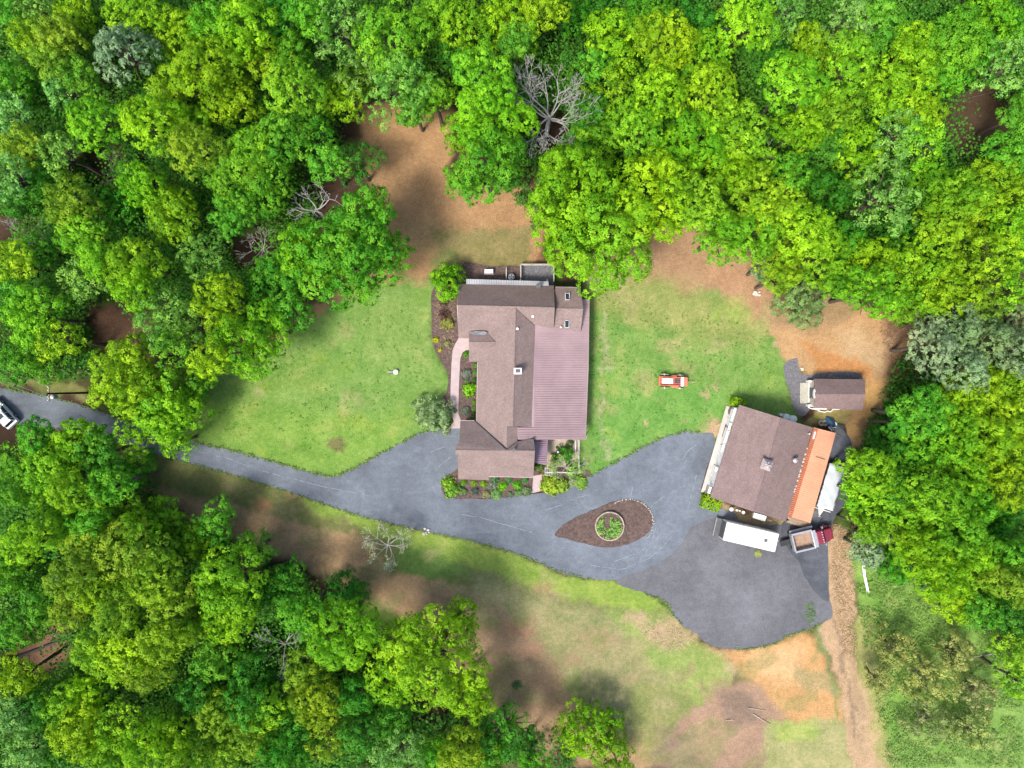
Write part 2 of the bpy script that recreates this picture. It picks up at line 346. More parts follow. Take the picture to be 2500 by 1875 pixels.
# south of the drive
paint([(250, 1060), (451, 1130), (700, 1200), (994, 1290), (1220, 1342), (1379, 1405), (1560, 1450), (1640, 1520), (1700, 1560), (1800, 1600), (1760, 1875), (1250, 1875), (1150, 1650), (1000, 1500), (820, 1420), (600, 1330), (330, 1230), (250, 1150)], BR2, 26)
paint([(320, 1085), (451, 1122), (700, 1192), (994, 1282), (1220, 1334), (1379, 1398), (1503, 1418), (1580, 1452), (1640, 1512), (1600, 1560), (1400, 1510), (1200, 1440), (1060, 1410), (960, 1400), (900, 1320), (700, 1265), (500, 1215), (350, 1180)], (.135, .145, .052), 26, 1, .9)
paint([(700, 1196), (994, 1284), (1220, 1336), (1379, 1400), (1503, 1418), (1600, 1462), (1630, 1500), (1480, 1480), (1300, 1430), (1100, 1370), (960, 1330), (760, 1240)], (.19, .27, .05), 24, .95, 1)
paint([(960, 1320), (1080, 1345), (1150, 1400), (1050, 1420), (980, 1400)], (.10, .19, .04), 30, .8, 1)  # dark green patch carries the bare tree's cast shade in its colour
paint([(1150, 1400), (1350, 1450), (1560, 1520), (1700, 1600), (1740, 1700), (1650, 1800), (1500, 1790), (1380, 1700), (1280, 1600), (1150, 1500)], (.22, .225, .105), 80, .85, .8)
paint([(1480, 1490), (1600, 1500), (1700, 1560), (1790, 1620), (1780, 1700), (1700, 1720), (1620, 1660)], (.20, .27, .07), 40, .85, 1)
paint([(1540, 1660), (1720, 1700), (1700, 1790), (1600, 1860), (1520, 1800)], (.17, .20, .06), 60, .7, .9)
paint([(1000, 1430), (1200, 1470), (1330, 1560), (1390, 1680), (1370, 1900), (1200, 1900), (1180, 1700), (1020, 1520)], (.24, .17, .105), 60, .85)
for x, y, r, cc in ((1330, 1430, 26, (.36, .22, .13)), (1270, 1530, 38, (.30, .17, .11)), (1290, 1580, 34, (.30, .18, .12)), (640, 1235, 26, (.36, .19, .10)), (720, 1215, 20, (.3, .2, .1)), (1560, 1510, 30, (.38, .27, .18)), (1630, 1550, 44, (.40, .28, .19)), (1590, 1540, 30, (.40, .28, .19)), (1700, 1540, 22, (.36, .3, .16)), (1560, 1575, 26, (.3, .27, .14)), (840, 1400, 30, (.24, .13, .085)), (1450, 1560, 40, (.3, .2, .13)), (1800, 1630, 30, (.40, .33, .2)), (1400, 1610, 30, (.27, .2, .12))):
    spot(x, y, r, cc, r * 1.2, .75, .1, r * .6)
for i in range(30):
    rr = random.Random(i + 250); x = rr.uniform(1150, 1780); y = 1400 + (x - 1150) * .35 + rr.uniform(-40, 200); spot(x, y, rr.uniform(12, 40), rr.choice([(.14, .2, .05), (.26, .24, .12), (.27, .19, .12)]), None, .45, .6, rr.uniform(8, 20))
paint([(1770, 1590), (1893, 1570), (1963, 1538), (1990, 1545), (2020, 1640), (2060, 1720), (2060, 1765), (1950, 1780), (1880, 1760), (1830, 1670)], CLAY, 34)
paint([(1820, 1600), (1900, 1590), (1960, 1570), (1960, 1660), (1870, 1660)], (.50, .34, .18), 50, .8)
paint([(1940, 1640), (2020, 1640), (2040, 1690), (1960, 1690)], (.24, .22, .11), 26, .7, .7)
paint([(1640, 1875), (1620, 1800), (1700, 1720), (1760, 1670), (1830, 1660), (1900, 1720), (1930, 1760), (1880, 1800), (1860, 1900), (1600, 1900)], (.27, .185, .13), 34)
paint([(1700, 1740), (1800, 1720), (1850, 1790), (1700, 1860)], (.34, .23, .155), 40, .6)
paint([(1760, 1680), (1830, 1690), (1860, 1750), (1800, 1790), (1770, 1740)], (.16, .125, .10), 30, .7)
paint([(1600, 1780), (1690, 1790), (1720, 1875), (1600, 1890)], (.17, .13, .105), 40, .6)
paint([(1880, 1765), (2000, 1750), (2100, 1760), (2150, 1900), (1850, 1900)], (.27, .265, .12), 26, 1, .8)
paint([(1890, 1765), (1990, 1755), (1990, 1800), (1900, 1810)], (.25, .32, .07), 34, .7, 1)
paint([(2010, 1270), (2060, 1290), (2090, 1400), (2085, 1450), (2075, 1520), (2090, 1600), (2120, 1680), (2150, 1780), (2160, 1900), (2090, 1900), (2060, 1740), (2020, 1600), (1995, 1540), (2020, 1500), (2022, 1400)], (.37, .265, .165), 16)
paint([(2040, 1300), (2055, 1300), (2062, 1450), (2070, 1540), (2100, 1680), (2130, 1860), (2118, 1860), (2085, 1690), (2056, 1545), (2046, 1450)], (.30, .225, .14), 12, .7, .2)
paint([(30, 1540), (180, 1500), (200, 1580), (120, 1640), (20, 1640)], (.16, .095, .06), 30)
paint([(2070, 1360), (2120, 1340), (2250, 1380), (2330, 1440), (2420, 1530), (2460, 1600), (2540, 1700), (2560, 1900), (2165, 1900), (2130, 1720), (2095, 1590), (2085, 1520), (2095, 1440)], (.155, .27, .055), 30, 1, 1)
paint([(2400, 1650), (2560, 1700), (2560, 1900), (2170, 1900), (2180, 1760), (2300, 1860), (2400, 1800)], (.15, .26, .06), 50, .8, 1)
paint([(2080, 1500), (2130, 1480), (2150, 1600), (2160, 1750), (2190, 1900), (2150, 1900), (2110, 1680)], (.27, .25, .10), 24, .8, .7)
for i in range(8): spot(1998 + i * 6, 1535 + i * 28, 7, (.14, .19, .07), 8, .7, 1, 18)
paint([(2032, 1500), (2050, 1560), (2062, 1640), (2092, 1740), (2100, 1800), (2093, 1800), (2083, 1742), (2054, 1640), (2040, 1562), (2027, 1505)], (.14, .11, .085), 7, .6)
paint([(1750, 1225), (1930, 1275), (1925, 1300), (1760, 1262)], (.30, .225, .13), 12, 1, .3)
paint([(2230, 190), (2480, 190), (2470, 420), (2300, 460)], (.075, .048, .03), 40)
wg_ = np.clip((fbm(GX * .6 + GY * .8, GY * .6 - GX * .3, 50, 71) - .05) * 8, 0, 1) * (1 - gras) * (GY > 1050) * (GX > 320) * (GX < 2000) * .45
wg_ = wg_[..., None]; col = col * (1 - wg_) + np.array((.17, .19, .07)) * wg_; gras = gras * (1 - wg_[..., 0]) + .8 * wg_[..., 0]
wd_ = (np.clip((fbm(GX, GY, 70, 81) - .16) * 8, 0, 1) * gras * .35)[..., None]; col = col * (1 - wd_) + np.array((.30, .25, .13)) * wd_
col = np.clip(col, 0.01, .9)
# gentle unevenness away from buildings
Z = .0 * GX
ny, nx = GX.shape
far_ = np.clip((np.maximum(np.maximum(-GX, GX - 2500), np.maximum(-GY, GY - 1875)) - 120) / 160, 0, 1)[..., None]
col = col * (1 - far_) + np.array((.05, .085, .025)) * far_; gras = gras * (1 - far_[..., 0]) + far_[..., 0]
verts = np.stack([(GX - 1250) * K, (937.5 - GY) * K, Z], -1).reshape(-1, 3)
me = bpy.data.meshes.new('ground'); idx = np.arange(nx * ny).reshape(ny, nx)
q = np.stack([idx[1:, :-1], idx[1:, 1:], idx[:-1, 1:], idx[:-1, :-1]], -1).reshape(-1, 4)
me.vertices.add(len(verts)); me.vertices.foreach_set('co', verts.ravel()); me.loops.add(q.size); me.loops.foreach_set('vertex_index', q.ravel())
me.polygons.add(len(q)); me.polygons.foreach_set('loop_start', np.arange(0, q.size, 4)); me.polygons.foreach_set('loop_total', np.full(len(q), 4)); me.update(calc_edges=True)
a = me.attributes.new('soil', 'FLOAT_COLOR', 'POINT'); a.data.foreach_set('color', np.concatenate([col, np.ones(GX.shape + (1,))], -1).ravel())
a = me.attributes.new('grass', 'FLOAT', 'POINT'); a.data.foreach_set('value', gras.ravel())
me.materials.append(MAT['ground']); go = bpy.data.objects.new('ground', me); C.objects.link(go)
tag(go, 'lawn, brown soil and leaf litter around the house', None, None, 'structure')

# ------------------------------------------------------------------ paved surfaces
drive = [(-260, 880), (-120, 905), (0, 945), (120, 968), (221, 996), (330, 1035), (451, 1073), (580, 1103), (700, 1137), (760, 1154), (814, 1163), (859, 1147), (915, 1115), (972, 1085), (1023, 1058), (1074, 1048), (1094, 1046), (1130, 1046), (1135, 1100), (1128, 1150), (1097, 1158), (1080, 1176), (1077, 1195), (1086, 1209), (1108, 1217), (1170, 1218), (1235, 1214), (1300, 1205), (1350, 1199), (1400, 1182), (1458, 1153), (1510, 1124), (1560, 1096), (1627, 1064), (1673, 1053), (1707, 1057), (1745, 1070), (1712, 1204), (1760, 1240), (1800, 1260), (1790, 1330), (1700, 1340), (1661, 1350), (1582, 1390), (1503, 1415), (1440, 1412), (1379, 1401), (1300, 1367), (1220, 1339), (1130, 1317), (994, 1288), (859, 1254), (700, 1199), (580, 1162), (451, 1128), (320, 1092), (237, 1067), (120, 1045), (0, 1030), (-120, 990), (-260, 960)]
dr = sheet('driveway', ragged(drive, 10, 2.2, 1), .045, 'asphalt', 'blue grey asphalt driveway curving past the house', th=.06)
lot = [(1503, 1419), (1582, 1388), (1640, 1352), (1672, 1310), (1690, 1285), (1760, 1262), (1850, 1282), (1960, 1270), (2010, 1225), (2040, 1235), (2022, 1280), (2022, 1330), (2021, 1413), (2024, 1453), (2033, 1500), (2010, 1520), (1980, 1534), (1963, 1540), (1925, 1551), (1893, 1570), (1844, 1582), (1790, 1585), (1730, 1573), (1695, 1543), (1665, 1527), (1643, 1502), (1635, 1480), (1616, 1464), (1571, 1447)]
sheet('parking_lot', ragged(lot, 9, 3, 2), .052, 'asphalt_old', 'worn purple grey asphalt parking lot below the workshop', th=.06)
back = [(1925, 1262), (1990, 1262), (2000, 1240), (1990, 1150), (2030, 1060), (2052, 1048), (2078, 1080), (2074, 1130), (2085, 1200), (2040, 1260), (2022, 1300), (2021, 1360), (2023, 1430), (2020, 1470), (1985, 1440), (1960, 1400), (1950, 1370), (1930, 1350), (1905, 1300)]
sheet('side_yard', ragged(back, 10, 3, 3), .058, 'asphalt_dark', 'dark asphalt strip right of the workshop', th=.05)
pad = [(1914, 892), (1930, 878), (1945, 873), (1952, 904), (1966, 915), (2000, 912), (2060, 906), (2096, 912), (2108, 925), (2090, 960), (1990, 990), (1976, 1002), (1967, 1014), (1950, 1013), (1936, 996), (1928, 953), (1916, 923)]
sheet('gravel_pad', ragged(pad, 8, 2, 4), .03, 'gravel', 'grey gravel pad around the small shed', th=.04)
mb = MB()
rr = random.Random(5)
def crackline(p, wd=.035):
    for (a, b), (c2, d2) in zip(p, p[1:]):
        nseg = max(2, int(math.hypot(c2 - a, d2 - b) / 8)); prev = None
        for i in range(nseg + 1):
            u = i / nseg; q = W(a + (c2 - a) * u + rr.uniform(-1, 1), b + (d2 - b) * u + rr.uniform(-1, 1)); q.z = .052
            if prev is not None:
                t_ = (q - prev).normalized(); n_ = Vector((-t_.y, t_.x, 0)) * wd * rr.uniform(.5, 1.3)
                if rr.random() < .85: mb.add([prev - n_, q - n_, q + n_, prev + n_], [(0, 1, 2, 3)])
            prev = q
for p in ([(455, 1095), (560, 1120), (640, 1150), (700, 1165), (800, 1190), (900, 1210)], [(1120, 1255), (1180, 1265), (1230, 1280), (1300, 1300)], [(1330, 1245), (1380, 1230), (1410, 1215), (1440, 1207)], [(1050, 1103), (1090, 1090)], [(1070, 1140), (1100, 1115)], [(1540, 1210), (1545, 1190)], [(1596, 1230), (1620, 1213)], [(1600, 1290), (1590, 1330), (1560, 1370)], [(1500, 1370), (1560, 1350), (1620, 1300)], [(1440, 1380), (1520, 1390), (1590, 1360), (1640, 1310)], [(1660, 1130), (1680, 1100), (1700, 1085)], [(1700, 1160), (1690, 1200), (1680, 1240)]):
    crackline(p)
mb.build('crack_seal', 'crack_pale', dr)
walk = [(1145, 826), (1121, 825), (1111, 840), (1105, 856), (1102, 894), (1100, 950), (1100, 987), (1103, 1010), (1108, 1030), (1094, 1046.5), (1124, 1045.5), (1125, 1025), (1119, 1010), (1119, 990), (1121, 930), (1124, 875), (1128.7, 861.5), (1136, 855.6), (1145, 854.7)]
sheet('front_walk', walk, .07, 'pink_paving', 'pale pink paved walk curving to the front entry', th=.08)
mb = MB()
for i in range(9): mb.box(W(1111, 870 + i * 17, 0) + Vector((0, 0, .072)), (1.1, .03, .01))
mb.build('paving_joint', 'concrete', bpy.data.objects['front_walk'])
sheet('side_path', [(1302, 1162), (1323, 1158), (1323, 1198), (1299, 1204)], .07, 'pink_paving', 'short pale paved path between the beds below the garage', th=.08)
sheet('back_bed', ragged([(1128, 646), (1150, 640), (1200, 650), (1270, 652), (1270, 700), (1128, 700)], 8, 2, 6), .035, 'mulch', 'dark mulch bed behind the house', th=.04)
sheet('left_bed', ragged([(1062, 700), (1053, 760), (1056, 830), (1064, 860), (1078, 885), (1092, 910), (1094, 940), (1088, 962), (1072, 976), (1080, 990), (1110, 990), (1110, 850), (1130, 830), (1130, 700)], 8, 2, 7), .030, 'mulch', 'brown mulch bed along the left wall of the house', th=.04)
sheet('inner_bed', [(1118, 860), (1180, 860), (1180, 1035), (1118, 1035)], .025, 'mulch', 'mulch bed between the walk and the house', th=.03)
sheet('south_bed', ragged([(1140, 1140), (1112, 1147), (1095, 1162), (1081, 1178), (1078, 1195), (1086, 1208), (1107, 1216), (1170, 1217), (1230, 1213), (1270, 1208), (1300, 1203), (1303, 1140)], 7, 1.5, 8), .056, 'mulch', 'planted mulch bed below the garage', th=.05)
sheet('corner_bed', ragged([(1323, 1150), (1360, 1140), (1440, 1150), (1425, 1172), (1390, 1188), (1350, 1200), (1323, 1198)], 7, 1.5, 9), .056, 'mulch', 'mulch bed right of the side path', th=.05)
isl = [(1353.7, 1305), (1370.7, 1285), (1411, 1260.5), (1445, 1247), (1486, 1229), (1520, 1220.5), (1547, 1220), (1571, 1229), (1588, 1248), (1594, 1271), (1588, 1292), (1567, 1312), (1533, 1328), (1499, 1336), (1459, 1334), (1418, 1324), (1384, 1315), (1357, 1309)]
sheet('island_bed', ragged(isl, 7, 2, 10), .13, 'mulch', 'teardrop mulch island in the driveway', th=.15)
sheet('sand_yard', [(1335, 1060), (1412, 1060), (1412, 1150), (1335, 1150)], .03, 'sand', 'sandy fenced side yard', th=.04)
sheet('gravel_pen_floor', [(1271, 648), (1352, 648), (1352, 700), (1271, 700)], .04, 'gravel', 'dark gravel floor of the pen behind the house', th=.04)
# concrete apron of the workshop
sheet('concrete_apron', [(1773, 991), (1806, 999), (1742, 1210), (1711, 1201)], .09, 'concrete', 'pale concrete apron along the left side of the workshop', th=.1)
for q in ([(1781, 993), (1793, 996), (1790, 1013), (1777, 1011)], [(1772, 1034), (1781, 1036), (1771, 1068), (1765, 1070), (1762, 1065)], [(1726, 1183), (1734, 1185), (1731, 1201), (1723, 1199)]):
    sheet('planting_strip', ragged(q, 4, 1, 3), .098, 'mulch', 'brown soil strip set in the concrete apron', th=.02)

# ================================================================== buildings
def rails(mb, p0, p1, q0, q1, n, wd, hh):
    """n ribs running from the line p0-p1 to the line q0-q1"""
    p0, p1, q0, q1 = map(Vector, (p0, p1, q0, q1))
    for i in range(n + 1):
        u = i / n; a = p0.lerp(p1, u); b = q0.lerp(q1, u); t_ = (b - a).normalized(); s_ = t_.cross(Vector((0, 0, 1))).normalized() * wd / 2; up = Vector((0, 0, hh))
        dn = Vector((0, 0, -.01))
        mb.add([a - s_ + dn, a + s_ + dn, b + s_ + dn, b - s_ + dn, a - s_ * .6 + up, a + s_ * .6 + up, b + s_ * .6 + up, b - s_ * .6 + up], [(3, 2, 1, 0), (4, 5, 6, 7), (0, 1, 5, 4), (1, 2, 6, 5), (2, 3, 7, 6), (3, 0, 4, 7)])
def window(parent, org, c, wdt, hgt, ang, name='window'):
    """flat window in a vertical wall; ang = direction the wall faces"""
    nrm = Vector((math.cos(ang), math.sin(ang), 0)); tan_ = Vector((-nrm.y, nrm.x, 0)); c = Vector(c)
    f = MB(org)
    for s_, (ww, hh) in (((0, hgt / 2), (wdt + .1, .09)), ((0, -hgt / 2), (wdt + .1, .09)), ((wdt / 2, 0), (.09, hgt - .09)), ((-wdt / 2, 0), (.09, hgt - .09)), ((0, 0), (.05, hgt - .09))):
        cc = c + tan_ * s_[0] + Vector((0, 0, s_[1])) + nrm * .03; f.box(cc, (.10, ww, hh), ang)
    fo = f.build(name, 'white_paint', parent)
    g = MB(org); g.box(c + nrm * .02, (.04, wdt - .02, hgt - .02), ang); g.build('pane', 'glassy', fo)
def door(parent, org, c, wdt, hgt, ang, mat='white_paint', name='door'):
    nrm = Vector((math.cos(ang), math.sin(ang), 0)); c = Vector(c); f = MB(org); f.box(c + nrm * .03, (.08, wdt, hgt), ang)
    for i in (1, 2, 3): f.box(c + nrm * .08 + Vector((0, 0, hgt * (i / 4 - .5))), (.03, wdt * .94, .05), ang)
    o = f.build(name, mat, parent)
    if name == 'door':
        h = MB(org); h.ball(c + nrm * .11 + Vector((-nrm.y, nrm.x, 0)) * wdt * .4, .05, 8); h.build('handle', 'silver', o)
    return o
def prism(mb, pts, z0, z1):
    vs = [Vector((p[0], p[1], z1)) for p in pts]; mb.slab(vs, z1 - z0)

org = W(1235, 930, 0)
hs = empty('house', org, 0, 'long house with brown shingle roofs and a pink metal porch roof', 'house')
mb = MB(org)
wl = [[(1123, 706), (1346, 706), (1346, 822), (1123, 822)], [(1171, 815), (1296, 815), (1296, 1045), (1171, 1045)], [(1127, 1036), (1296, 1036), (1296, 1158), (1127, 1158)], [(1348, 712), (1413, 712), (1413, 800), (1348, 800)], [(1151, 818), (1200, 818), (1200, 876), (1151, 876)]]
for i, q in enumerate(wl): prism(mb, [W(*p) for p in q], .0, 3.02 - i * .013)
# gable ends
def gable(mb, a, b, c):
    """upright triangle wall a-b-c, 20 cm thick"""
    a, b, c = Vector(a), Vector(b), Vector(c); n_ = (b - a).cross(c - a).normalized() * .1
    mb.add([a - n_, b - n_, c - n_, a + n_, b + n_, c + n_], [(0, 1, 2), (5, 4, 3), (0, 3, 4, 1), (1, 4, 5, 2), (2, 5, 3, 0)])
def G3(px, py, z, z0=None):
    v = W(px, py, 0); return Vector((v.x, v.y, z))
gable(mb, G3(1125, 706, 3), G3(1125, 822, 3), G3(1125, 757, 5.9)); gable(mb, G3(1344, 706, 3), G3(1344, 822, 3), G3(1344, 757, 5.9))
gable(mb, G3(1129, 1036, 3), G3(1129, 1158, 3), G3(1129, 1090, 5.6)); gable(mb, G3(1294, 1036, 3), G3(1294, 1158, 3), G3(1294, 1090, 5.6))
gable(mb, G3(1411, 712, 3), G3(1411, 800, 3), G3(1411, 757, 4.7)); gable(mb, G3(1153, 818, 3), G3(1153, 876, 3), G3(1153, 838, 4.4))
mb.build('wall', 'cream_wall', hs)
def roof(pts, mat='shingle', th=.16, name='roof', parent=None, o=None):
    mb = MB(o or org); mb.slab([W(*p) for p in pts], th); return mb.build(name, mat, parent or hs)
mb = MB(org)
for pts in (
    # north wing
    [(1118, 693, 3.0), (1352, 697, 3.0), (1354.5, 751, 6.2), (1117, 745, 6.2)],
    [(1117, 745, 6.2), (1354.5, 751, 6.2), (1351, 812, 3.45), (1300, 800, 4.1), (1240, 826, 3.05), (1119, 825, 3.05)],
    # main left slope
    [(1259, 754, 6.12), (1252, 1041, 6.1), (1238, 1041, 5.6), (1237, 1097, 5.62), (1163, 1034, 3.0), (1168, 868, 3.02), (1168, 800, 3.05)],
    # main right slope
    [(1259, 754, 6.12), (1306, 796, 4.45), (1298, 1042, 4.45), (1252, 1041, 6.1)],
    [(1238, 1041, 5.58), (1264, 1042, 4.75), (1263, 1080, 4.75), (1237, 1097, 5.60)],
    # garage wing
    [(1112, 1099, 5.92), (1112, 1088, 5.6), (1121, 1080, 5.3), (1124, 1028, 3.0), (1158, 1028, 3.0), (1235, 1097, 5.85), (1236, 1100, 5.92)],
    [(1236, 1100, 5.92), (1238, 1097, 5.85), (1263, 1078, 4.9), (1304, 1071, 4.6), (1306, 1101, 5.92)],
    [(1112, 1099, 5.92), (1306, 1101, 5.92), (1302, 1165, 3.15), (1193, 1162, 3.2), (1193, 1172, 2.85), (1119, 1170, 2.9), (1118, 1110, 5.45), (1112, 1110, 5.45)],
    # entry gable
    [(1145, 812, 3.8), (1190, 812, 3.9), (1209, 835, 4.55), (1145, 835, 4.6)],
    [(1145, 835, 4.6), (1209, 835, 4.55), (1176, 870, 3.35), (1169, 883, 3.0), (1145, 883, 3.0)],
    # skylit addition
    [(1356, 702, 3.4), (1417, 703, 3.4), (1424, 754, 5.0), (1356, 753, 5.0)],
    [(1356, 753, 5.0), (1424, 754, 5.0), (1418, 808, 3.5), (1353, 803, 3.7)]):
    mb.slab([W(*p) for p in pts], .16)
ro = mb.build('roof', 'shingle', hs)
mb = MB(org)
def zp(x): return 4.42 - (x - 1303) * .0113
PX = [(1303, 790), (1353, 797), (1360, 731), (1439.5, 731), (1437, 900), (1430, 1073), (1264, 1073), (1263, 1043), (1298, 1042)]
mb.slab([W(x, y, zp(x)) for x, y in PX], .08)
pr = mb.build('metal_roof', 'pink_metal', hs)
mb = MB(org); y = 792
while y < 1072:
    xr = 1439 - (y - 731) / 342 * 9 - 1.0; xl = 1304 if y < 1042 else 1265
    if y < 812: xl = 1352
    a = W(xl, y, zp(xl)); b = W(xr, y + .5, zp(xr)); rails(mb, a, a, b, b, 1, .07, .05) if False else rails(mb, a, a + Vector((0, .0001, 0)), b, b + Vector((0, .0001, 0)), 1, .06, .03)
    y += 4.2
y = 736
while y < 792:
    a = W(1421, y, zp(1421)); b = W(1438, y, zp(1438)); rails(mb, a, a + Vector((0, .0001, 0)), b, b + Vector((0, .0001, 0)), 1, .06, .03); y += 8
mb.build('seam_rib', 'pink_rib', pr)
mb = MB(org); mb.slab([W(1306, 1074, 2.75), W(1338, 1074, 2.6), W(1334.5, 1136, 2.6), W(1305, 1130, 2.75)], .08)
pr2 = mb.build('metal_roof', 'purple_metal', hs); pr2['label'] = 'small purple metal roof over the side walk'
mb = MB(org)
for i in range(11):
    y = 1078 + i * 5.2; a = W(1306, y, 2.75); b = W(1337 - i * .25, y, 2.6); rails(mb, a, a + Vector((0, .0001, 0)), b, b + Vector((0, .0001, 0)), 1, .07, .05)
mb.build('seam_rib', 'pink_rib', pr2)
# white awning behind the north wing
mb = MB(org); mb.slab([W(1138, 681, 2.6), W(1339, 687, 2.6), W(1339.5, 697.5, 3.25), W(1138, 693.5, 3.2)], .06)
aw = mb.build('awning', 'white_metal', hs)
mb = MB(org)
for i in range(34):
    x = 1140 + i * 6; a = W(x, 681 + i * .18, 2.6); b = W(x, 693.5 + i * .12, 3.2); rails(mb, a, a + Vector((.0001, 0, 0)), b, b + Vector((.0001, 0, 0)), 1, .05, .03)
mb.build('awning_rib', 'concrete', aw)
for x in (1140, 1205, 1270, 1336):
    mb = MB(org); q = W(x, 682, 2.5); mb.tube((q.x, q.y - .1, 0), (q.x, q.y - .1, 2.5), .05); mb.build('post', 'white_paint', hs)
for y in (740, 800, 860, 920, 980, 1040, 1068):
    mb = MB(org); q = W(1436, y, 2.8); mb.box((q.x - .25, q.y, 1.4), (.12, .12, 2.75)); mb.build('post', 'white_paint', hs)
# gutters
mb = MB(org)
for a, b in ((W(1166, 884, 2.98), W(1163, 1030, 2.95)), (W(1438, 733, 2.78), W(1430, 1073, 2.84)), (W(1119, 826.5, 3.0), W(1145, 827, 3.0)), (W(1124, 1027, 2.95), W(1158, 1027, 2.95)), (W(1193, 1163, 3.1), W(1302, 1166, 3.05)), (W(1356, 701, 3.3), W(1417, 702, 3.3))):
    t_ = (b - a); s_ = Vector((-t_.y, t_.x, 0)).normalized() * .05
    mb = MB(org); mb.slab([a - s_, b - s_, b + s_, a + s_], .1); mb.build('gutter', 'pink_paving', hs)
# ridge caps
mb = MB(org)
for a, b in ((W(1117, 745, 6.22), W(1354.5, 751, 6.22)), (W(1259, 754, 6.14), W(1252, 1041, 6.12)), (W(1112, 1099, 5.94), W(1306, 1101, 5.94)), (W(1145, 835, 4.62), W(1209, 835, 4.57)), (W(1356, 753, 5.02), W(1424, 754, 5.02))):
    t_ = (b - a); s_ = Vector((-t_.y, t_.x, 0)).normalized() * .13; up = Vector((0, 0, .035)); dn = Vector((0, 0, -.06))
    mb.add([a - s_ + dn, b - s_ + dn, b + up, a + up, a + s_ + dn, b + s_ + dn], [(0, 1, 2, 3), (3, 2, 5, 4)])
mb.build('ridge_cap', 'shingle', hs)
# valleys: narrow dark flashing strips lying in the folds
def fold(p, mat='black', wd=.05, dz=.03):
    mb = MB(org)
    for a, b in zip(p, p[1:]):
        a, b = W(*a), W(*b); s_ = Vector((-(b - a).y, (b - a).x, 0)).normalized() * wd; up = Vector((0, 0, dz)); mb.add([a - s_ + up, b - s_ + up, b + s_ + up, a + s_ + up], [(0, 1, 2, 3)])
    return mb
mb = fold([(1158, 1028, 3.02), (1233, 1096, 5.84)], wd=.045, dz=.05); mb.build('valley_flashing', 'dark_grey', hs)
mb = fold([(1240, 1096, 5.8), (1263, 1078, 4.92), (1304, 1071, 4.65)], wd=.03, dz=.03); mb.build('valley_flashing', 'dark_grey', hs)
# chimney
mb = MB(org); q = W(1264, 906, 6.5); mb.box((q.x, q.y, 5.9), (.95, .75, 1.5)); ch = mb.build('chimney', 'brick', hs)
mb = MB(org); mb.box((q.x, q.y, 6.72), (1.08, .86, .12)); mb.build('chimney_cap', 'white_paint', ch)
mb = MB(org); mb.box((q.x, q.y, 6.84), (.6, .45, .12)); mb.build('flue', 'dark_grey', ch)
for x, y, z, r, mt in ((1300.6, 773, 5.3, .14, 'white_paint'), (1263, 803, 6.0, .13, 'white_paint'), (1255, 1098, 6.05, .16, 'dark_grey'), (1369, 799, 4.1, .08, 'white_paint')):
    mb = MB(org); q = W(x, y, z); mb.cyl((q.x, q.y, z - .2), r, .8, 10); mb.cyl((q.x, q.y, z + .2), r * 1.4, .08, 10); mb.build('vent_pipe', mt, hs)
mb = MB(org); q = W(1300, 1076, 4.9); mb.box((q.x, q.y, 4.9), (.3, .42, .5)); mb.build('roof_box', 'dark_grey', hs)
for x, y, z, tilt in ((1385, 724, 4.25, 1), (1384, 791, 4.05, -1)):
    f = MB(org); q = W(x, y, z); g = MB(org)
    for dx, dy, sx, sy in ((-.29, 0, .05, 1.0), (.29, 0, .05, 1.0), (0, .48, .53, .05), (0, -.48, .53, .05)): f.box((q.x + dx, q.y + dy, z + .02 - tilt * dy * .5), (sx, sy, .25))
    fo = f.build('skylight', 'white_metal', hs)
    for i in range(6): g.box((q.x, q.y - .4 + i * .16, z + .0 - tilt * (-.4 + i * .16) * .5), (.5, .17, .12))
    g.build('pane', 'glassy', fo)
# cricket of grey flashing above the entry gable
mb = MB(org); mb.slab([W(1146, 811, 3.95), W(1160, 808, 4.05), (W(1184, 809, 4.15)), W(1190, 811.5, 4.15), W(1184, 818, 4.1), W(1163, 817, 4.1), W(1147, 814.5, 4.0)], .1); mb.build('flashing', 'slate', hs)
# dish on the back eave
mb = MB(org); q = W(1315, 699, 3.6); mb.cyl((q.x, q.y, 3.7), .42, .08, 16, .30, Matrix.Rotation(.6, 3, 'X')); mb.tube((q.x, q.y, 3.0), (q.x, q.y, 3.6), .05); mb.tube((q.x, q.y, 3.7), (q.x - .25, q.y + .35, 4.1), .04); mb.build('satellite_dish', 'dark_grey', hs)
for c_, ww, hh, ang in ((G3(1123, 780, 1.6), 1.6, 1.3, PI), (G3(1123, 735, 1.6), 1.2, 1.2, PI), (G3(1171, 910, 1.6), 1.8, 1.3, PI), (G3(1171, 950, 1.6), 1.4, 1.3, PI), (G3(1171, 1000, 1.6), 1.8, 1.3, PI), (G3(1180, 706, 1.6), 1.4, 1.2, PI / 2), (G3(1260, 706, 1.6), 1.4, 1.2, PI / 2), (G3(1220, 1158, 1.6), 1.5, 1.2, -PI / 2), (G3(1265, 1158, 1.6), 1.5, 1.2, -PI / 2), (G3(1296, 880, 1.6), 2.0, 1.6, 0), (G3(1296, 980, 1.6), 2.0, 1.6, 0), (G3(1413, 755, 1.6), 1.4, 1.3, 0)):
    window(hs, org, c_, ww, hh, ang)
door(hs, org, G3(1151, 856, 1.05), 1.0, 2.1, PI, 'timber')
door(hs, org, G3(1127, 1065, 1.1), 2.6, 2.2, PI, name='garage_door'); door(hs, org, G3(1127, 1120, 1.1), 2.6, 2.2, PI, name='garage_door')

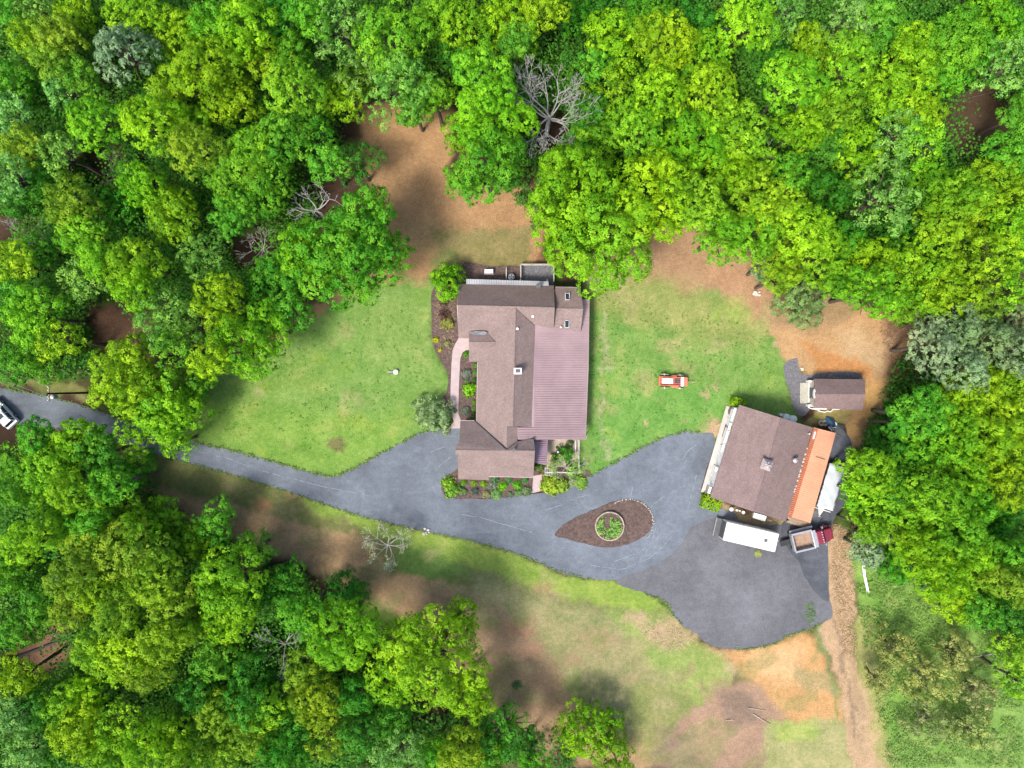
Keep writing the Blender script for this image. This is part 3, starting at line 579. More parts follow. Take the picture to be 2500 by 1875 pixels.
# ------------------------------------------------------------------ workshop
org = W(1870, 1130, 0)
ws = empty('workshop', org, 0, 'square workshop with brown gable roof and orange metal lean-to', 'workshop')
ze, zr = 3.6, 6.0
TL, TR, RT, RB, BL, BR = (1804.8, 988.3, ze), (1985, 1044, ze), (1905, 1019.5, zr), (1838.7, 1248.7, zr), (1734, 1213.5, ze), (1918.7, 1273, ze)
mb = MB(org); mb.slab([W(*p) for p in (TL, RT, RB, BL)], .18); mb.slab([W(*p) for p in (RT, TR, BR, RB)], .18)
mb.build('roof', 'shingle_workshop', ws)
a, b = W(*RT), W(*RB); s_ = Vector((-(b - a).y, (b - a).x, 0)).normalized() * .14
mb = MB(org); up = Vector((0, 0, .04)); dn = Vector((0, 0, -.05)); mb.add([a - s_ + dn, b - s_ + dn, b + up, a + up, a + s_ + dn, b + s_ + dn], [(0, 1, 2, 3), (3, 2, 5, 4)]); mb.build('ridge_cap', 'shingle_workshop', ws)
# walls below the eaves (real positions)
def flat(p, z=0): v = W(*p); return Vector((v.x, v.y, z))
cs = [flat(p) for p in (TL, TR, BR, BL)]; cen = sum(cs, Vector()) / 4
wc = [cen + (p - cen) * .955 for p in cs]
mb = MB(org); mb.slab([Vector((p.x, p.y, 3.45)) for p in wc], 3.45)
r1, r2 = cen + (flat(RT) - cen) * .955, cen + (flat(RB) - cen) * .955
gable(mb, Vector((wc[0].x, wc[0].y, 3.45)), Vector((wc[1].x, wc[1].y, 3.45)), Vector((r1.x, r1.y, 5.75))); gable(mb, Vector((wc[3].x, wc[3].y, 3.45)), Vector((wc[2].x, wc[2].y, 3.45)), Vector((r2.x, r2.y, 5.75)))
mb.build('wall', 'cream_wall', ws)
wa, wb = wc[0], wc[3]; ang = math.atan2(-(wa - wb).x, (wa - wb).y) ; dirw = (wb - wa).normalized(); nrm = Vector((dirw.y, -dirw.x, 0))
if nrm.x > 0: nrm = -nrm
ang = math.atan2(nrm.y, nrm.x); Lw = (wb - wa).length
for u, ww in ((.12, 2.5), (.34, 2.5), (.56, 3.0), (.80, 3.0)):
    c_ = wa + dirw * (Lw * u) + Vector((0, 0, 1.35)); door(ws, org, c_, ww, 2.7, ang, name='garage_door')
# pale fascia boards standing proud under the eave
mb = MB(org)
for u0, u1 in ((.02, .17), (.19, .27), (.28, .42), (.43, .52), (.70, .74), (.92, .995)):
    p = wa + dirw * Lw * u0 + nrm * .42; q = wa + dirw * Lw * u1 + nrm * .42
    mb.box(((p.x + q.x) / 2, (p.y + q.y) / 2, 2.95), (.34, (q - p).length, .08), ang)
mb.build('door_canopy', 'white_paint', ws)
# orange lean-to
oTL, oTR, oBR, oBL = (1986.5, 1044, 3.5), (2040.7, 1057.5, 2.5), (1978.4, 1277, 2.5), (1921.4, 1259.6, 3.5)
def lerp3(a, b, u): return tuple(a[i] + (b[i] - a[i]) * u for i in range(3))
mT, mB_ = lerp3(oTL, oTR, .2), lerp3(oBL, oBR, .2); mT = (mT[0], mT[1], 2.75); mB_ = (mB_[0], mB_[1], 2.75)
mb = MB(org); mb.slab([W(*p) for p in (oTL, mT, mB_, oBL)], .06); mb.build('upper_roof', 'dark_red_metal', ws); mb = MB(org); mb.slab([W(*p) for p in (mT, oTR, oBR, mB_)], .06)  # steep upper slab gets a darker, redder metal than the lower roof
orf = mb.build('metal_roof', 'orange_metal', ws)
mb = MB(org); n_ = 46; rails(mb, W(*oTL), W(*oBL), W(*mT), W(*mB_), n_, .14, .07); rails(mb, W(*mT), W(*mB_), W(*oTR), W(*oBR), n_, .06, .035); mb.build('seam_rib', 'orange_rib', orf)
for u in (.22, .28, .34, .37, .41, .45, .48, .52, .545, .58, .64, .68, .71):
    p = W(*lerp3((1984, 1048, 3.62), (1921, 1262, 3.62), u + rnd.uniform(-.008, .008))); s_ = rnd.uniform(.12, .22)
    mb = MB(org); mb.add([p + Vector((-s_, -s_, 0)), p + Vector((s_, -s_ * .3, .02)), p + Vector((s_ * .2, s_, .05)), p + Vector((0, 0, .16))], [(0, 1, 3), (1, 2, 3), (2, 0, 3), (2, 1, 0)]); mb.build('gap_glint', 'white_paint', ws)  # white chips stand in for sunlight between the corrugated sheet ends
for (x0, y0), (x1, y1) in (((1990, 1053), (1985, 1072)), ((1929, 1247), (1925, 1258))):
    mb = MB(org); a, b = W(x0, y0, 3.15), W(x1, y1, 3.15); t_ = (b - a).normalized(); s_ = Vector((-t_.y, t_.x, 0)) * .17; mb.slab([a - s_ + Vector((0, 0, .1)), b - s_ + Vector((0, 0, .1)), b + s_ - Vector((0, 0, .02)), a + s_ - Vector((0, 0, .02))], .05); mb.build('roof_patch', 'white_metal', orf)
mb = MB(org); a, b = W(1992, 1115, 2.72), W(2014, 1122, 2.6); t_ = (b - a).normalized(); s_ = Vector((-t_.y, t_.x, 0)) * .05; mb.slab([a - s_ + Vector((0, 0, .04)), b - s_ + Vector((0, 0, .04)), b + s_ + Vector((0, 0, .04)), a + s_ + Vector((0, 0, .04))], .03); mb.build('roof_crack', 'dark_grey', orf)
for u in (.02, .25, .5, .75, .98):
    q = flat(lerp3(oTR, oBR, u)); q = q + (cen - q).normalized() * .3; mb = MB(org); mb.box((q.x, q.y, 1.2), (.14, .14, 2.4)); mb.build('post', 'timber', ws)
# cupola, roof vent
q = W(1872.6, 1134.8, 6.6); az = math.atan2(dirw.y, dirw.x)
mb = MB(org); mb.box((q.x, q.y, 6.0), (.8, .8, 1.0), az); cu = mb.build('cupola', 'white_paint', ws)
mb = MB(org); mb.box((q.x, q.y, 6.85), (1.5, 1.5, .75), az, (.02, .02)); mb.build('cupola_roof', 'shingle_light', cu)
mb = MB(org)
for i in range(4): mb.tube((q.x, q.y, 7.0), (q.x + .45 * math.cos(az + i * PI / 2), q.y + .45 * math.sin(az + i * PI / 2), 7.02), .035)
mb.tube((q.x, q.y, 6.9), (q.x, q.y, 7.4), .03); mb.build('weather_vane', 'white_paint', cu)
q = W(1942, 1124, 5.0); mb = MB(org); mb.cyl((q.x, q.y, 4.85), .34, .5, 14); mb.ball((q.x, q.y, 5.1), .36, 12, (1, 1, .5)); mb.build('roof_vent', 'silver', ws)
q = W(1974, 1059, 4.0); mb = MB(org); mb.cyl((q.x, q.y, 4.0), .08, .7, 8); mb.build('vent_pipe', 'white_paint', ws)
for u in (.3, .7):
    p = wc[3].lerp(wc[2], u); window(ws, org, (p.x, p.y, 1.6), 1.3, 1.0, math.atan2((wc[3] - wc[0]).y, (wc[3] - wc[0]).x))

# ------------------------------------------------------------------ small shed
org = W(2045, 962, 0)
sh = empty('garden_shed', org, 0, 'small rectangular shed with brown roof and wooden porch ramp', 'shed')
mb = MB(org); sT = [(1987, 924.8, 2.5), (2112, 926, 2.5), (2112.5, 962.5, 3.7), (1991, 962, 3.7)]; sB = [(1991, 962, 3.7), (2112.5, 962.5, 3.7), (2106, 1002, 2.5), (1987.6, 996, 2.5)]
mb.slab([W(*p) for p in sT], .12); mb.slab([W(*p) for p in sB], .12); mb.build('roof', 'shingle_shed', sh)
mb = MB(org); a, b = flat(sT[0]), flat(sT[1]); c_, d_ = flat(sB[2]), flat(sB[3])
pts = [Vector((a.x + .35, a.y - .2, 2.35)), Vector((b.x - .2, b.y - .2, 2.35)), Vector((c_.x - .15, c_.y + .25, 2.35)), Vector((d_.x + .3, d_.y + .25, 2.35))]
mb.slab(pts, 2.2); rd = flat(sT[3]); rd2 = flat(sT[2])
gable(mb, pts[0] + Vector((.1, 0, 0)), pts[3] + Vector((.1, 0, 0)), Vector((rd.x + .45, rd.y, 3.5))); gable(mb, pts[1] - Vector((.1, 0, 0)), pts[2] - Vector((.1, 0, 0)), Vector((rd2.x - .3, rd2.y, 3.5)))
mb.build('wall', 'cream_wall', sh)
a = W(1975, 934, .25); b = W(1992, 986, .25); mb = MB(org); mb.box(((a.x + b.x) / 2, (a.y + b.y) / 2, .12), (abs(b.x - a.x), abs(a.y - b.y), .24)); mb.build('porch_floor', 'dark_grey', sh)
a = W(1953.8, 934.5, .15); b = W(1973.5, 984.5, .15)
mb = MB(org)
for i in range(7): mb.box((a.x + (b.x - a.x) * (i + .5) / 7, (a.y + b.y) / 2, .1 + i * .02), (abs(b.x - a.x) / 7 - .02, abs(a.y - b.y), .06))
mb.build('ramp', 'deck_wood', sh)
q = W(1975.3, 960, .4); mb = MB(org); mb.box((q.x, q.y, .3), (.16, 3.0, .10)); mb.build('step', 'white_paint', sh)
for y in (931, 990):
    q = W(1981.5, y, 1.0); mb = MB(org); mb.box((q.x, q.y, .45), (.85, .34, .9)); mb.build('planter_box', 'white_paint', sh, bevel=.06)
door(sh, org, Vector((pts[0].x, (pts[0].y + pts[3].y) / 2, 1.2)), 1.5, 1.9, PI, 'dark_grey')
mb = MB(org); a = W(1987.5, 952, 3.0); mb.ball((a.x - .02, W(0, 961, 3).y, 3.1), .72, 12, (.12, 1, .7)); mb.build('gable_trim', 'white_paint', sh)
# white pipework along the lower side
mb = MB(); pp = [(1971, 994), (1981, 998), (1993, 999), (2000, 1004), (2012, 1006), (2018, 1003), (2026, 1005), (2032, 999), (2047, 999)]
for p, q in zip(pp, pp[1:]): mb.tube(W(*p) + Vector((0, 0, .25)), W(*q) + Vector((0, 0, .25)), .09, .09, 8)
pp = [(1981, 996.5), (2014, 998)]; mb.tube(W(*pp[0]) + Vector((0, 0, .5)), W(*pp[1]) + Vector((0, 0, .5)), .12)
tag(mb.build('pipe_railing', 'white_paint'), 'bent white pipes lying along the lower wall of the small shed', 'pipes')

# ------------------------------------------------------------------ vehicles
def wheel(parent, x, y, r, wd, z=None, rim='silver', name='wheel', tyre='tyre'):
    z = z or r; M = Matrix.Rotation(PI / 2, 3, 'X'); mb = MB(); mb.cyl((x, y, z), r, wd, 20, rx=M); o = mb.build(name, tyre, parent, bevel=.03)
    mb = MB(); mb.cyl((x, y, z), r * .58, wd + .04, 14, rx=M); mb.build('rim', rim, o)
    return o
# white box trailer
A, B, D, E = W(1774.6, 1273.3, 2.8), W(1902.6, 1303, 2.8), W(1892.5, 1348.5, 2.8), W(1766.6, 1318.8, 2.8)
cc = (A + B + D + E) / 4; angt = math.atan2((B - A).y, (B - A).x); Lt = ((B - A).length + (D - E).length) / 2; Wt = ((A - E).length + (B - D).length) / 2
bt = empty('box_trailer', (cc.x, cc.y, .06), angt, 'long white box trailer parked beside the workshop', 'trailer')
mb = MB(); mb.box((0, 0, 1.68), (Lt, Wt, 2.1)); mb.build('body', 'white_paint', bt, bevel=.06)
mb = MB(); mb.box((0, 0, 2.755), (Lt - .12, Wt - .12, .05)); mb.build('roof', 'white_metal', bt)
for y in (Wt / 2 + .012, -Wt / 2 - .012):
    mb = MB()
    for i in range(17): mb.box((-Lt / 2 + .3 + i * (Lt - .6) / 16, y, 1.7), (.06, .03, 1.95))
    mb.box((0, y, 2.6), (Lt - .2, .035, .08)); mb.build('side_trim', 'silver', bt)
mb = MB(); mb.box((-Lt / 2 - .03, 0, 1.62), (.06, Wt - .3, 1.85)); mb.build('rear_door', 'dark_grey', bt)
mb = MB(); mb.box((-Lt / 2 - .45, 0, .55), (.9, Wt - .1, .09)); mb.build('rear_step', 'dark_grey', bt); mb = MB(); mb.box((-Lt / 2 - .87, 0, .62), (.08, Wt, .14)); mb.build('rear_bumper', 'silver', bt)
mb = MB(); mb.box((.0, Wt / 2 + .2, .6), (Lt * .9, .28, .12)); mb.build('side_rail', 'dark_grey', bt)
mb = MB(); q = W(1869, 1319.6, 2.8) - cc; q = Matrix.Rotation(-angt, 3, 'Z') @ q; mb.box((q.x, q.y, 2.83), (.42, .36, .12)); mb.build('roof_hatch', 'dark_grey', bt)
for x in (-.9, .1):
    for y in (-Wt / 2 + .15, Wt / 2 - .15): wheel(bt, x, y, .38, .22)
mb = MB(); mb.tube((Lt / 2, .6, .5), (Lt / 2 + 1.1, 0, .5), .05); mb.tube((Lt / 2, -.6, .5), (Lt / 2 + 1.1, 0, .5), .05); mb.tube((Lt / 2 + .9, 0, .1), (Lt / 2 + .9, 0, .9), .05); mb.build('hitch', 'silver', bt)
# maroon dump truck
A, B, D, E = W(1926.5, 1304, 1.9), W(1981.5, 1291, 1.9), W(1993, 1338.5, 1.9), W(1942.4, 1350.7, 1.9)
angk = math.atan2((D - E).y, (D - E).x); cb = (A + B + D + E) / 4
dt = empty('dump_truck', (cb.x, cb.y, .06), angk, 'maroon dump truck with a grey open tipper bed', 'truck')
LB, WB = 2.95, 2.6
mb = MB(); mb.box((-.05, 0, .62), (LB + 2.6, .8, .24)); mb.box((2.2, 0, .62), (2.2, .9, .24)); mb.build('chassis', 'black', dt)
mb = MB()
for y in (-1, 1): mb.box((0, y * (WB / 2 - .07), 1.5), (LB, .14, 1.0)); mb.box((0, y * (WB / 2 - .02), 1.98), (LB, .24, .10))
mb.box((-LB / 2 + .07, 0, 1.5), (.14, WB - .28, 1.0)); mb.box((LB / 2 - .07, 0, 1.55), (.14, WB - .28, 1.1)); mb.box((-LB / 2 + .04, 0, 1.98), (.22, WB - .3, .08))
mb.box((LB / 2 + .18, 0, 2.12), (.5, WB - .1, .1))
mb.build('tipper_bed', 'silver', dt)
mb = MB()
for i in range(8): mb.box((-LB / 2 + .33 + i * .39, 0, 1.04 + (i % 2) * .012), (.385, WB - .3, .05))
mb.build('bed_floor', 'bed_floor', dt)
mb = MB(); mb.box((.3, WB / 2 + .22, 1.15), (3.4, .32, .1)); mb.build('side_rail', 'silver', dt)
mb = MB(); mb.box((2.45, 0, 1.5), (1.35, 2.1, 1.35), 0, (1.1, 1.9)); cbn = mb.build('cab', 'maroon', dt, bevel=.12)
mb = MB(); mb.box((3.78, 0, 1.15), (1.6, 1.85, .95), 0, (1.45, 1.6)); mb.build('hood', 'maroon', dt, bevel=.12)
for y in (-1, 1):
    mb = MB(); mb.box((3.75, y * .98, .82), (1.2, .36, .42), 0, (.95, .3)); mb.build('fender', 'maroon', dt, bevel=.08)
    mb = MB(); mb.box((3.1, y * 1.25, 1.7), (.14, .3, .4)); mb.tube((3.0, y * .95, 1.7), (3.1, y * 1.2, 1.7), .04); mb.build('mirror', 'silver', dt)
    mb = MB(); mb.ball((4.62, y * .62, .98), .13, 8); mb.build('headlight', 'cap_white', dt)
mb = MB(); mb.add([(3.02, -.85, 2.05), (3.02, .85, 2.05), (3.32, .88, 1.6), (3.32, -.88, 1.6)], [(0, 3, 2, 1)]); mb.add([(3.0, -.85, 2.0), (3.0, .85, 2.0), (3.28, .88, 1.55), (3.28, -.88, 1.55)], [(0, 1, 2, 3)]); mb.build('windscreen', 'glassy', dt)
for i in range(5):
    mb = MB(); mb.ball((2.78, -.72 + i * .36, 2.2), .075, 8); mb.build('marker_light', 'white_paint', dt)
mb = MB(); mb.box((4.66, 0, .55), (.16, 2.0, .26)); mb.build('bumper', 'silver', dt)
for x in (-1.0, 3.75):
    for y in (-1.05, 1.05): wheel(dt, x, y, .5, .34)
# flat grey trailer behind the orange roof
P = [W(2028.5, 1130.7, 1.7), W(2065, 1143, 1.7), W(2033, 1248, 1.7), W(1996.5, 1235, 1.7)]; cc = sum(P, Vector()) / 4; ag_ = math.atan2((P[0] - P[3]).y, (P[0] - P[3]).x); Lg = (P[0] - P[3]).length; Wg = (P[0] - P[1]).length
gt = empty('camper_trailer', (cc.x, cc.y, .06), ag_, 'low grey folded camper trailer with white tongue', 'trailer')
mb = MB(); mb.box((0, 0, 1.0), (Lg, Wg, .95)); mb.build('body', 'dark_grey', gt, bevel=.05)
# slightly sagging cover
vs = []; fs = []; nx_, ny_ = 24, 10; rr = random.Random(3)
for i in range(nx_ + 1):
    for j in range(ny_ + 1):
        ex = .05 * rr.uniform(-1, 1) if j in (0, ny_) else 0
        vs.append((-Lg / 2 - .05 + (Lg + .1) * i / nx_, -Wg / 2 - .08 + (Wg + .16) * j / ny_ + ex, 1.62 + .05 * math.sin(i * .9) * math.cos(j * .8) - .10 * ((j - ny_ / 2) / (ny_ / 2)) ** 2))
for i in range(nx_):
    for j in range(ny_): a = i * (ny_ + 1) + j; fs.append((a, a + ny_ + 1, a + ny_ + 2, a + 1))
mb = MB(); mb.add(vs, fs); o = mb.build('cover', 'grey_metal', gt, smooth=True); sm_ = o.modifiers.new('s', 'SOLIDIFY'); sm_.thickness = .05
mb = MB(); x0 = -Lg / 2
mb.add([(x0, .55, .55), (x0, -.45, .55), (x0 - 1.5, 0, .55), (x0, .55, .62), (x0, -.45, .62), (x0 - 1.5, 0, .62)], [(0, 1, 2), (5, 4, 3), (0, 3, 4, 1), (1, 4, 5, 2), (2, 5, 3, 0)]); mb.tube((x0 - 1.4, 0, .1), (x0 - 1.4, 0, .9), .06); mb.build('tongue', 'white_paint', gt)
mb = MB(); mb.box((x0 - .35, 0, .6), (.10, Wg + .5, .1)); mb.build('bumper_bar', 'white_paint', gt)
for y in (-Wg / 2, Wg / 2): wheel(gt, 0, y, .33, .2)
# antique farm wagon on the lawn
A = W(1642, 931, .9)
wg = empty('farm_wagon', (A.x, A.y, 0), -.04, 'orange and white farm wagon with spoked wheels on the right lawn', 'wagon')
mb = MB()
for y in (-1, 1): mb.box((0, y * .60, .95), (3.9, .07, .4))
mb.box((-1.93, 0, .97), (.22, 1.25, .45)); mb.box((1.85, 0, .97), (.5, 1.25, .42)); mb.box((0, 0, .76), (3.8, 1.2, .06)); mb.build('body', 'orange_paint', wg)
mb = MB(); mb.box((-.75, .05, 1.05), (1.7, .9, .3), 0, (1.5, .75)); mb.build('hood', 'white_paint', wg, bevel=.08)
mb = MB(); mb.box((1.35, 0, 1.22), (.42, 1.35, .12)); mb.build('seat', 'cap_white', wg, bevel=.03)
mb = MB()
for i in range(5): mb.box((.3 + i * .18, .05, .9 + .05 * (i % 2)), (.1, .7, .12))
for i in range(3): mb.box((.65, -.25 + i * .3, 1.0), (.8, .07, .1))
mb.build('engine', 'dark_grey', wg)
mb = MB(); mb.box((.35, -.75, .95), (1.0, .3, .1)); mb.box((.2, .75, .9), (.7, .2, .1)); mb.build('running_board', 'orange_paint', wg)
for x, y, r in ((-1.05, -.98, .58), (-1.15, .98, .58), (1.2, -.95, .47), (1.15, .95, .47)):
    M = Matrix.Rotation(PI / 2, 3, 'X'); mb = MB(); rr_ = r
    n_ = 20
    for i in range(n_):
        a0, a1 = 2 * PI * i / n_, 2 * PI * (i + 1) / n_; mb.tube((x + r * math.cos(a0), y, r + r * math.sin(a0)), (x + r * math.cos(a1), y, r + r * math.sin(a1)), .055)
    wo = mb.build('wheel', 'sand', wg); mb = MB()
    for i in range(10): a0 = 2 * PI * i / 10; mb.tube((x, y, r), (x + r * math.cos(a0), y, r + r * math.sin(a0)), .025)
    mb.cyl((x, y, r), .12, .24, 10, rx=M); mb.build('spoke', 'cap_white', wo)
for x in (-1.1, 1.18): mb = MB(); mb.tube((x, -.98, .52), (x, .98, .52), .05); mb.build('axle', 'orange_paint', wg)
mb = MB(); mb.tube((1.9, 0, .7), (3.3, .02, .45), .06); mb.build('tongue', 'sand', wg)
# white car cut by the left edge
A = W(16, 1008, 0)
ca = empty('parked_car', (A.x, A.y, .05), math.atan2(27, -25) , 'white estate car on the driveway at the left edge', 'car')
# local +x is towards the front (upper left)
mb = MB(); Lc, Wc = 4.75, 1.88
prof = [(-2.37, .35), (-2.37, .95), (-2.2, 1.02), (1.0, 1.0), (2.1, .86), (2.36, .65), (2.37, .35)]
vs = [(x, y, z) for y in (-Wc / 2, Wc / 2) for x, z in prof]; n_ = len(prof)
mb.add(vs, [tuple(range(n_))[::-1], tuple(range(n_, 2 * n_))] + [(i, (i + 1) % n_, (i + 1) % n_ + n_, i + n_) for i in range(n_)]); mb.build('body', 'car_white', ca, bevel=.09)
mb = MB(); prof = [(-2.15, 1.0), (-1.95, 1.62), (-1.7, 1.7), (-.2, 1.72), (.2, 1.62), (1.0, 1.0)]; n_ = len(prof)
vs = [(x, -Wc / 2 * (.93 if z < 1.2 else .74), z) for x, z in prof] + [(x, Wc / 2 * (.93 if z < 1.2 else .74), z) for x, z in prof]
mb.add(vs, [tuple(range(n_))[::-1], tuple(range(n_, 2 * n_))] + [(i, (i + 1) % n_, (i + 1) % n_ + n_, i + n_) for i in range(n_)]); mb.build('cabin', 'car_white', ca, bevel=.05)
def quad(parent, name, a, b, c, d, mat='glassy', off=.015):
    a, b, c, d = map(Vector, (a, b, c, d)); n_ = (b - a).cross(c - a).normalized() * off; m_ = MB(); m_.add([a + n_, b + n_, c + n_, d + n_, a - n_, b - n_, c - n_, d - n_], [(0, 1, 2, 3), (7, 6, 5, 4), (0, 4, 5, 1), (1, 5, 6, 2), (2, 6, 7, 3), (3, 7, 4, 0)]); return m_.build(name, mat, parent)
for s_ in (1, -1):
    y0, y1 = Wc / 2 * .915 * s_, Wc / 2 * .755 * s_
    for xa, xb, xc, xd in ((-.55, .75, .22, -.5), (-1.55, -.63, -.6, -1.5), (-2.0, -1.65, -1.6, -1.82)):
        quad(ca, 'side_window', (xa, y0, 1.08), (xb, y0, 1.08), (xc, y1, 1.6), (xd, y1, 1.6), off=.03)
quad(ca, 'windscreen', (.93, -.76, 1.07), (.93, .76, 1.07), (.27, .62, 1.58), (.27, -.62, 1.58), off=.03)
quad(ca, 'rear_window', (-2.13, .7, 1.15), (-2.13, -.7, 1.15), (-2.0, -.6, 1.58), (-2.0, .6, 1.58), off=.03)
quad(ca, 'sunroof', (-.3, -.4, 1.725), (-.3, .4, 1.725), (-.95, .4, 1.72), (-.95, -.4, 1.72), off=.012)
for s_ in (1, -1): mb = MB(); mb.tube((-1.8, .62 * s_, 1.76), (-.1, .62 * s_, 1.77), .03); mb.build('roof_rail', 'silver', ca)
for x in (-1.4, 1.4):
    for y in (-.86, .86): wheel(ca, x, y, .36, .24)
for s_ in (1, -1): mb = MB(); mb.box((.75, s_ * 1.03, 1.05), (.16, .2, .14)); mb.build('mirror', 'car_white', ca, bevel=.03)

# ------------------------------------------------------------------ small things
# planter ring on the island
q = W(1489, 1284.7, .5)
mb = MB(); mb.torus((q.x, q.y, .36), 2.05, .13, 48, 8, 1.9, .03); tag(mb.build('planter_ring', 'sand'), 'round pale stone planter ring on the teardrop island', 'planter')
mb = MB(); mb.cyl((q.x, q.y, .3), 2.0, .3, 32); tag(mb.build('planter_soil', 'mulch'), None, None, None, 'structure')
def stones(name, px, py, n, spread, r, mat, label, cat, z=0, flat_=.7, seed=1):
    rr = random.Random(seed); mb = MB()
    for i in range(n):
        a, dd_ = rr.uniform(0, 2 * PI), spread * math.sqrt(rr.random()); p = W(px, py, 0); k_ = r * rr.uniform(.6, 1.3)
        mb.ball((p.x + dd_ * math.cos(a), p.y + dd_ * math.sin(a), z + k_ * flat_ * .6), k_, 7, (1, rr.uniform(.6, 1), flat_), .3, rr)
    return tag(mb.build(name, mat), label, cat)
stones('rock_pile', 1848, 717, 9, .45, .22, 'rock', 'small pile of white rocks on bare orange soil at the woods edge', 'rocks', seed=2)
stones('boulder', 2165, 1027, 2, .25, .5, 'rock', 'pale boulder on orange soil right of the shed', 'rock', seed=3)
stones('boulder', 1957, 900, 2, .2, .3, 'rock', 'pale rock at the top edge of the gravel pad', 'rock', seed=4)
stones('rock_pile', 1040, 1298, 7, .5, .2, 'rock', 'pale rubble at the lower driveway edge near the fork', 'rocks', z=.05, seed=5)
mb = MB(); rr = random.Random(9)
for i in range(90):
    u = i / 89; th_ = -2.2 + u * 2.9
    x, y = 1535 + 60 * math.cos(th_), 1276 + 57 * math.sin(th_); p = W(x + rr.uniform(-2, 2), y + rr.uniform(-2, 2)); mb.ball((p.x, p.y, .14), rr.uniform(.04, .09), 6, (1, 1, .8), .3, rr)
tag(mb.build('stone_edging', 'rock'), 'curved row of pale stones edging the round end of the island', 'edging')
# well cap
p = W(966, 908, .4); wcp = empty('well_cap', (p.x, p.y, 0), 0, 'round white well cap with short pipe on the left lawn', 'well cap')
mb = MB(); mb.cyl((0, 0, .2), .36, .4, 24); mb.ball((0, 0, .4), .36, 20, (1, 1, .25)); mb.build('cap', 'cap_white', wcp)
mb = MB(); mb.tube((-.35, 0, .3), (-1.1, .02, .3), .04); mb.tube((-1.1, .02, 0), (-1.1, .02, .32), .05); mb.build('pipe', 'cap_white', wcp)
mb = MB(); mb.box((-.85, -.13, .15), (.5, .22, .3)); mb.build('valve_box', 'dark_grey', wcp)
# utility pole
b = W(213, 959, 0); hgt = 8.6; tpt = W(112, 951, 8.9); up_ = empty('utility_pole', b, 0, 'dark wooden utility pole with transformer beside the driveway', 'utility pole')
tp = Vector((b.x, b.y, 8.8)) ; mb = MB(); mb.tube((0, 0, 0), (0, 0, 8.8), .17, .12, 10); mb.build('pole', 'black', up_)
mb = MB(); mb.box((0, 0, 8.3), (.12, 2.0, .12)); mb.build('crossarm', 'timber', up_)
mb = MB()
for y in (-.9, -.45, .45, .9): mb.cyl((0, y, 8.45), .05, .2, 8)
mb.build('insulator', 'cap_white', up_)
mb = MB(); mb.cyl((.05, -.45, 7.3), .3, .85, 16); mb.ball((.05, -.45, 7.72), .3, 14, (1, 1, .35)); mb.tube((0, -.15, 7.3), (.05, -.4, 7.3), .06); mb.build('transformer', 'silver', up_)
mb = MB()
for y0 in (-.9, .9, -.45):
    a_ = Vector((0, y0, 8.5)); b_ = Vector((-26, 9 + y0, 8.2)); prev = a_
    for i in range(1, 25):
        u = i / 24; q = a_.lerp(b_, u); q.z -= 3.2 * u * (1 - u); mb.tube(prev, q, .018, .018, 4); prev = q
mb.build('wire', 'silver', up_)
# machines behind the house
p = W(1193.7, 662, .8); gn = empty('generator', (p.x, p.y, 0), 0, 'white generator box behind the house', 'generator')
mb = MB(); mb.box((0, 0, .45), (1.25, .62, .75)); mb.build('housing', 'cap_white', gn, bevel=.08); mb = MB(); mb.box((0, 0, .04), (1.4, .8, .08)); mb.build('base', 'concrete', gn)
mb = MB()
for i in range(7): mb.box((-.45 + i * .15, -.32, .45), (.05, .03, .45))
mb.build('grille', 'dark_grey', gn)
p = W(1248.6, 675.7, .8); ac = empty('air_conditioner', (p.x, p.y, 0), 0, 'round topped air conditioning unit behind the house', 'air conditioner')
mb = MB(); mb.cyl((0, 0, .4), .48, .8, 20); mb.build('casing', 'silver', ac, bevel=.05); mb = MB(); mb.cyl((0, 0, .81), .38, .03, 20); mb.build('fan_well', 'black', ac)
mb = MB()
for i in range(2): mb.box((0, 0, .85), (.72, .16, .02), .7 + i * PI / 2)
mb.build('fan_blade', 'silver', ac)
mb = MB()
for i in range(3): mb.torus((0, 0, .87), .12 + i * .12, .012, 20, 5)
mb.build('fan_guard', 'silver', ac)
# pen and rails
def fence(name, pts, h, label, cat='fence', mat='white_paint', wd=.07, post=1.8, solid=False):
    fe = empty(name, W(*pts[0]), 0, label, cat); o_ = W(*pts[0])
    for a, b in zip(pts, pts[1:]):
        a, b = W(*a), W(*b); n_ = max(1, round((b - a).length / post)); ag2 = math.atan2((b - a).y, (b - a).x)
        for k_ in ((h, .12), (h * .5, .08)):
            mb = MB(o_); m_ = (a + b) / 2; mb.box((m_.x, m_.y, k_[0]), ((b - a).length, wd, k_[1]), ag2); mb.build('rail', mat, fe)
        for i in range(n_ + 1): q = a.lerp(b, i / n_); mb = MB(o_); mb.box((q.x, q.y, h / 2 + .03), (max(.08, wd * .8), .08, h + .06), ag2); mb.build('post', mat, fe)
    return fe
fence('pen_fence', [(1271, 684), (1271, 648.5), (1351, 648.5), (1351, 690)], 1.1, 'white railed pen around dark gravel behind the house', mat='pale_wood', wd=.16)
fence('rail_divider', [(1236, 684), (1236, 657)], 1.0, 'single thin rail beside the air conditioning unit')
fence('yard_fence', [(1412, 1074), (1412, 1152), (1330, 1152)], 1.1, 'thin white fence around the sandy side yard', 'fence', wd=.05)
fence('yard_fence', [(1404, 1074), (1404, 1102)], .9, 'short thin rail inside the sandy side yard', 'fence', wd=.04)
fence('broken_fence', [(2143, 1384), (2100, 1362), (2105, 1403), (2113, 1441)], .9, 'white broken rail fence corner by the right hand meadow', 'fence', mat='white_paint', wd=.14)
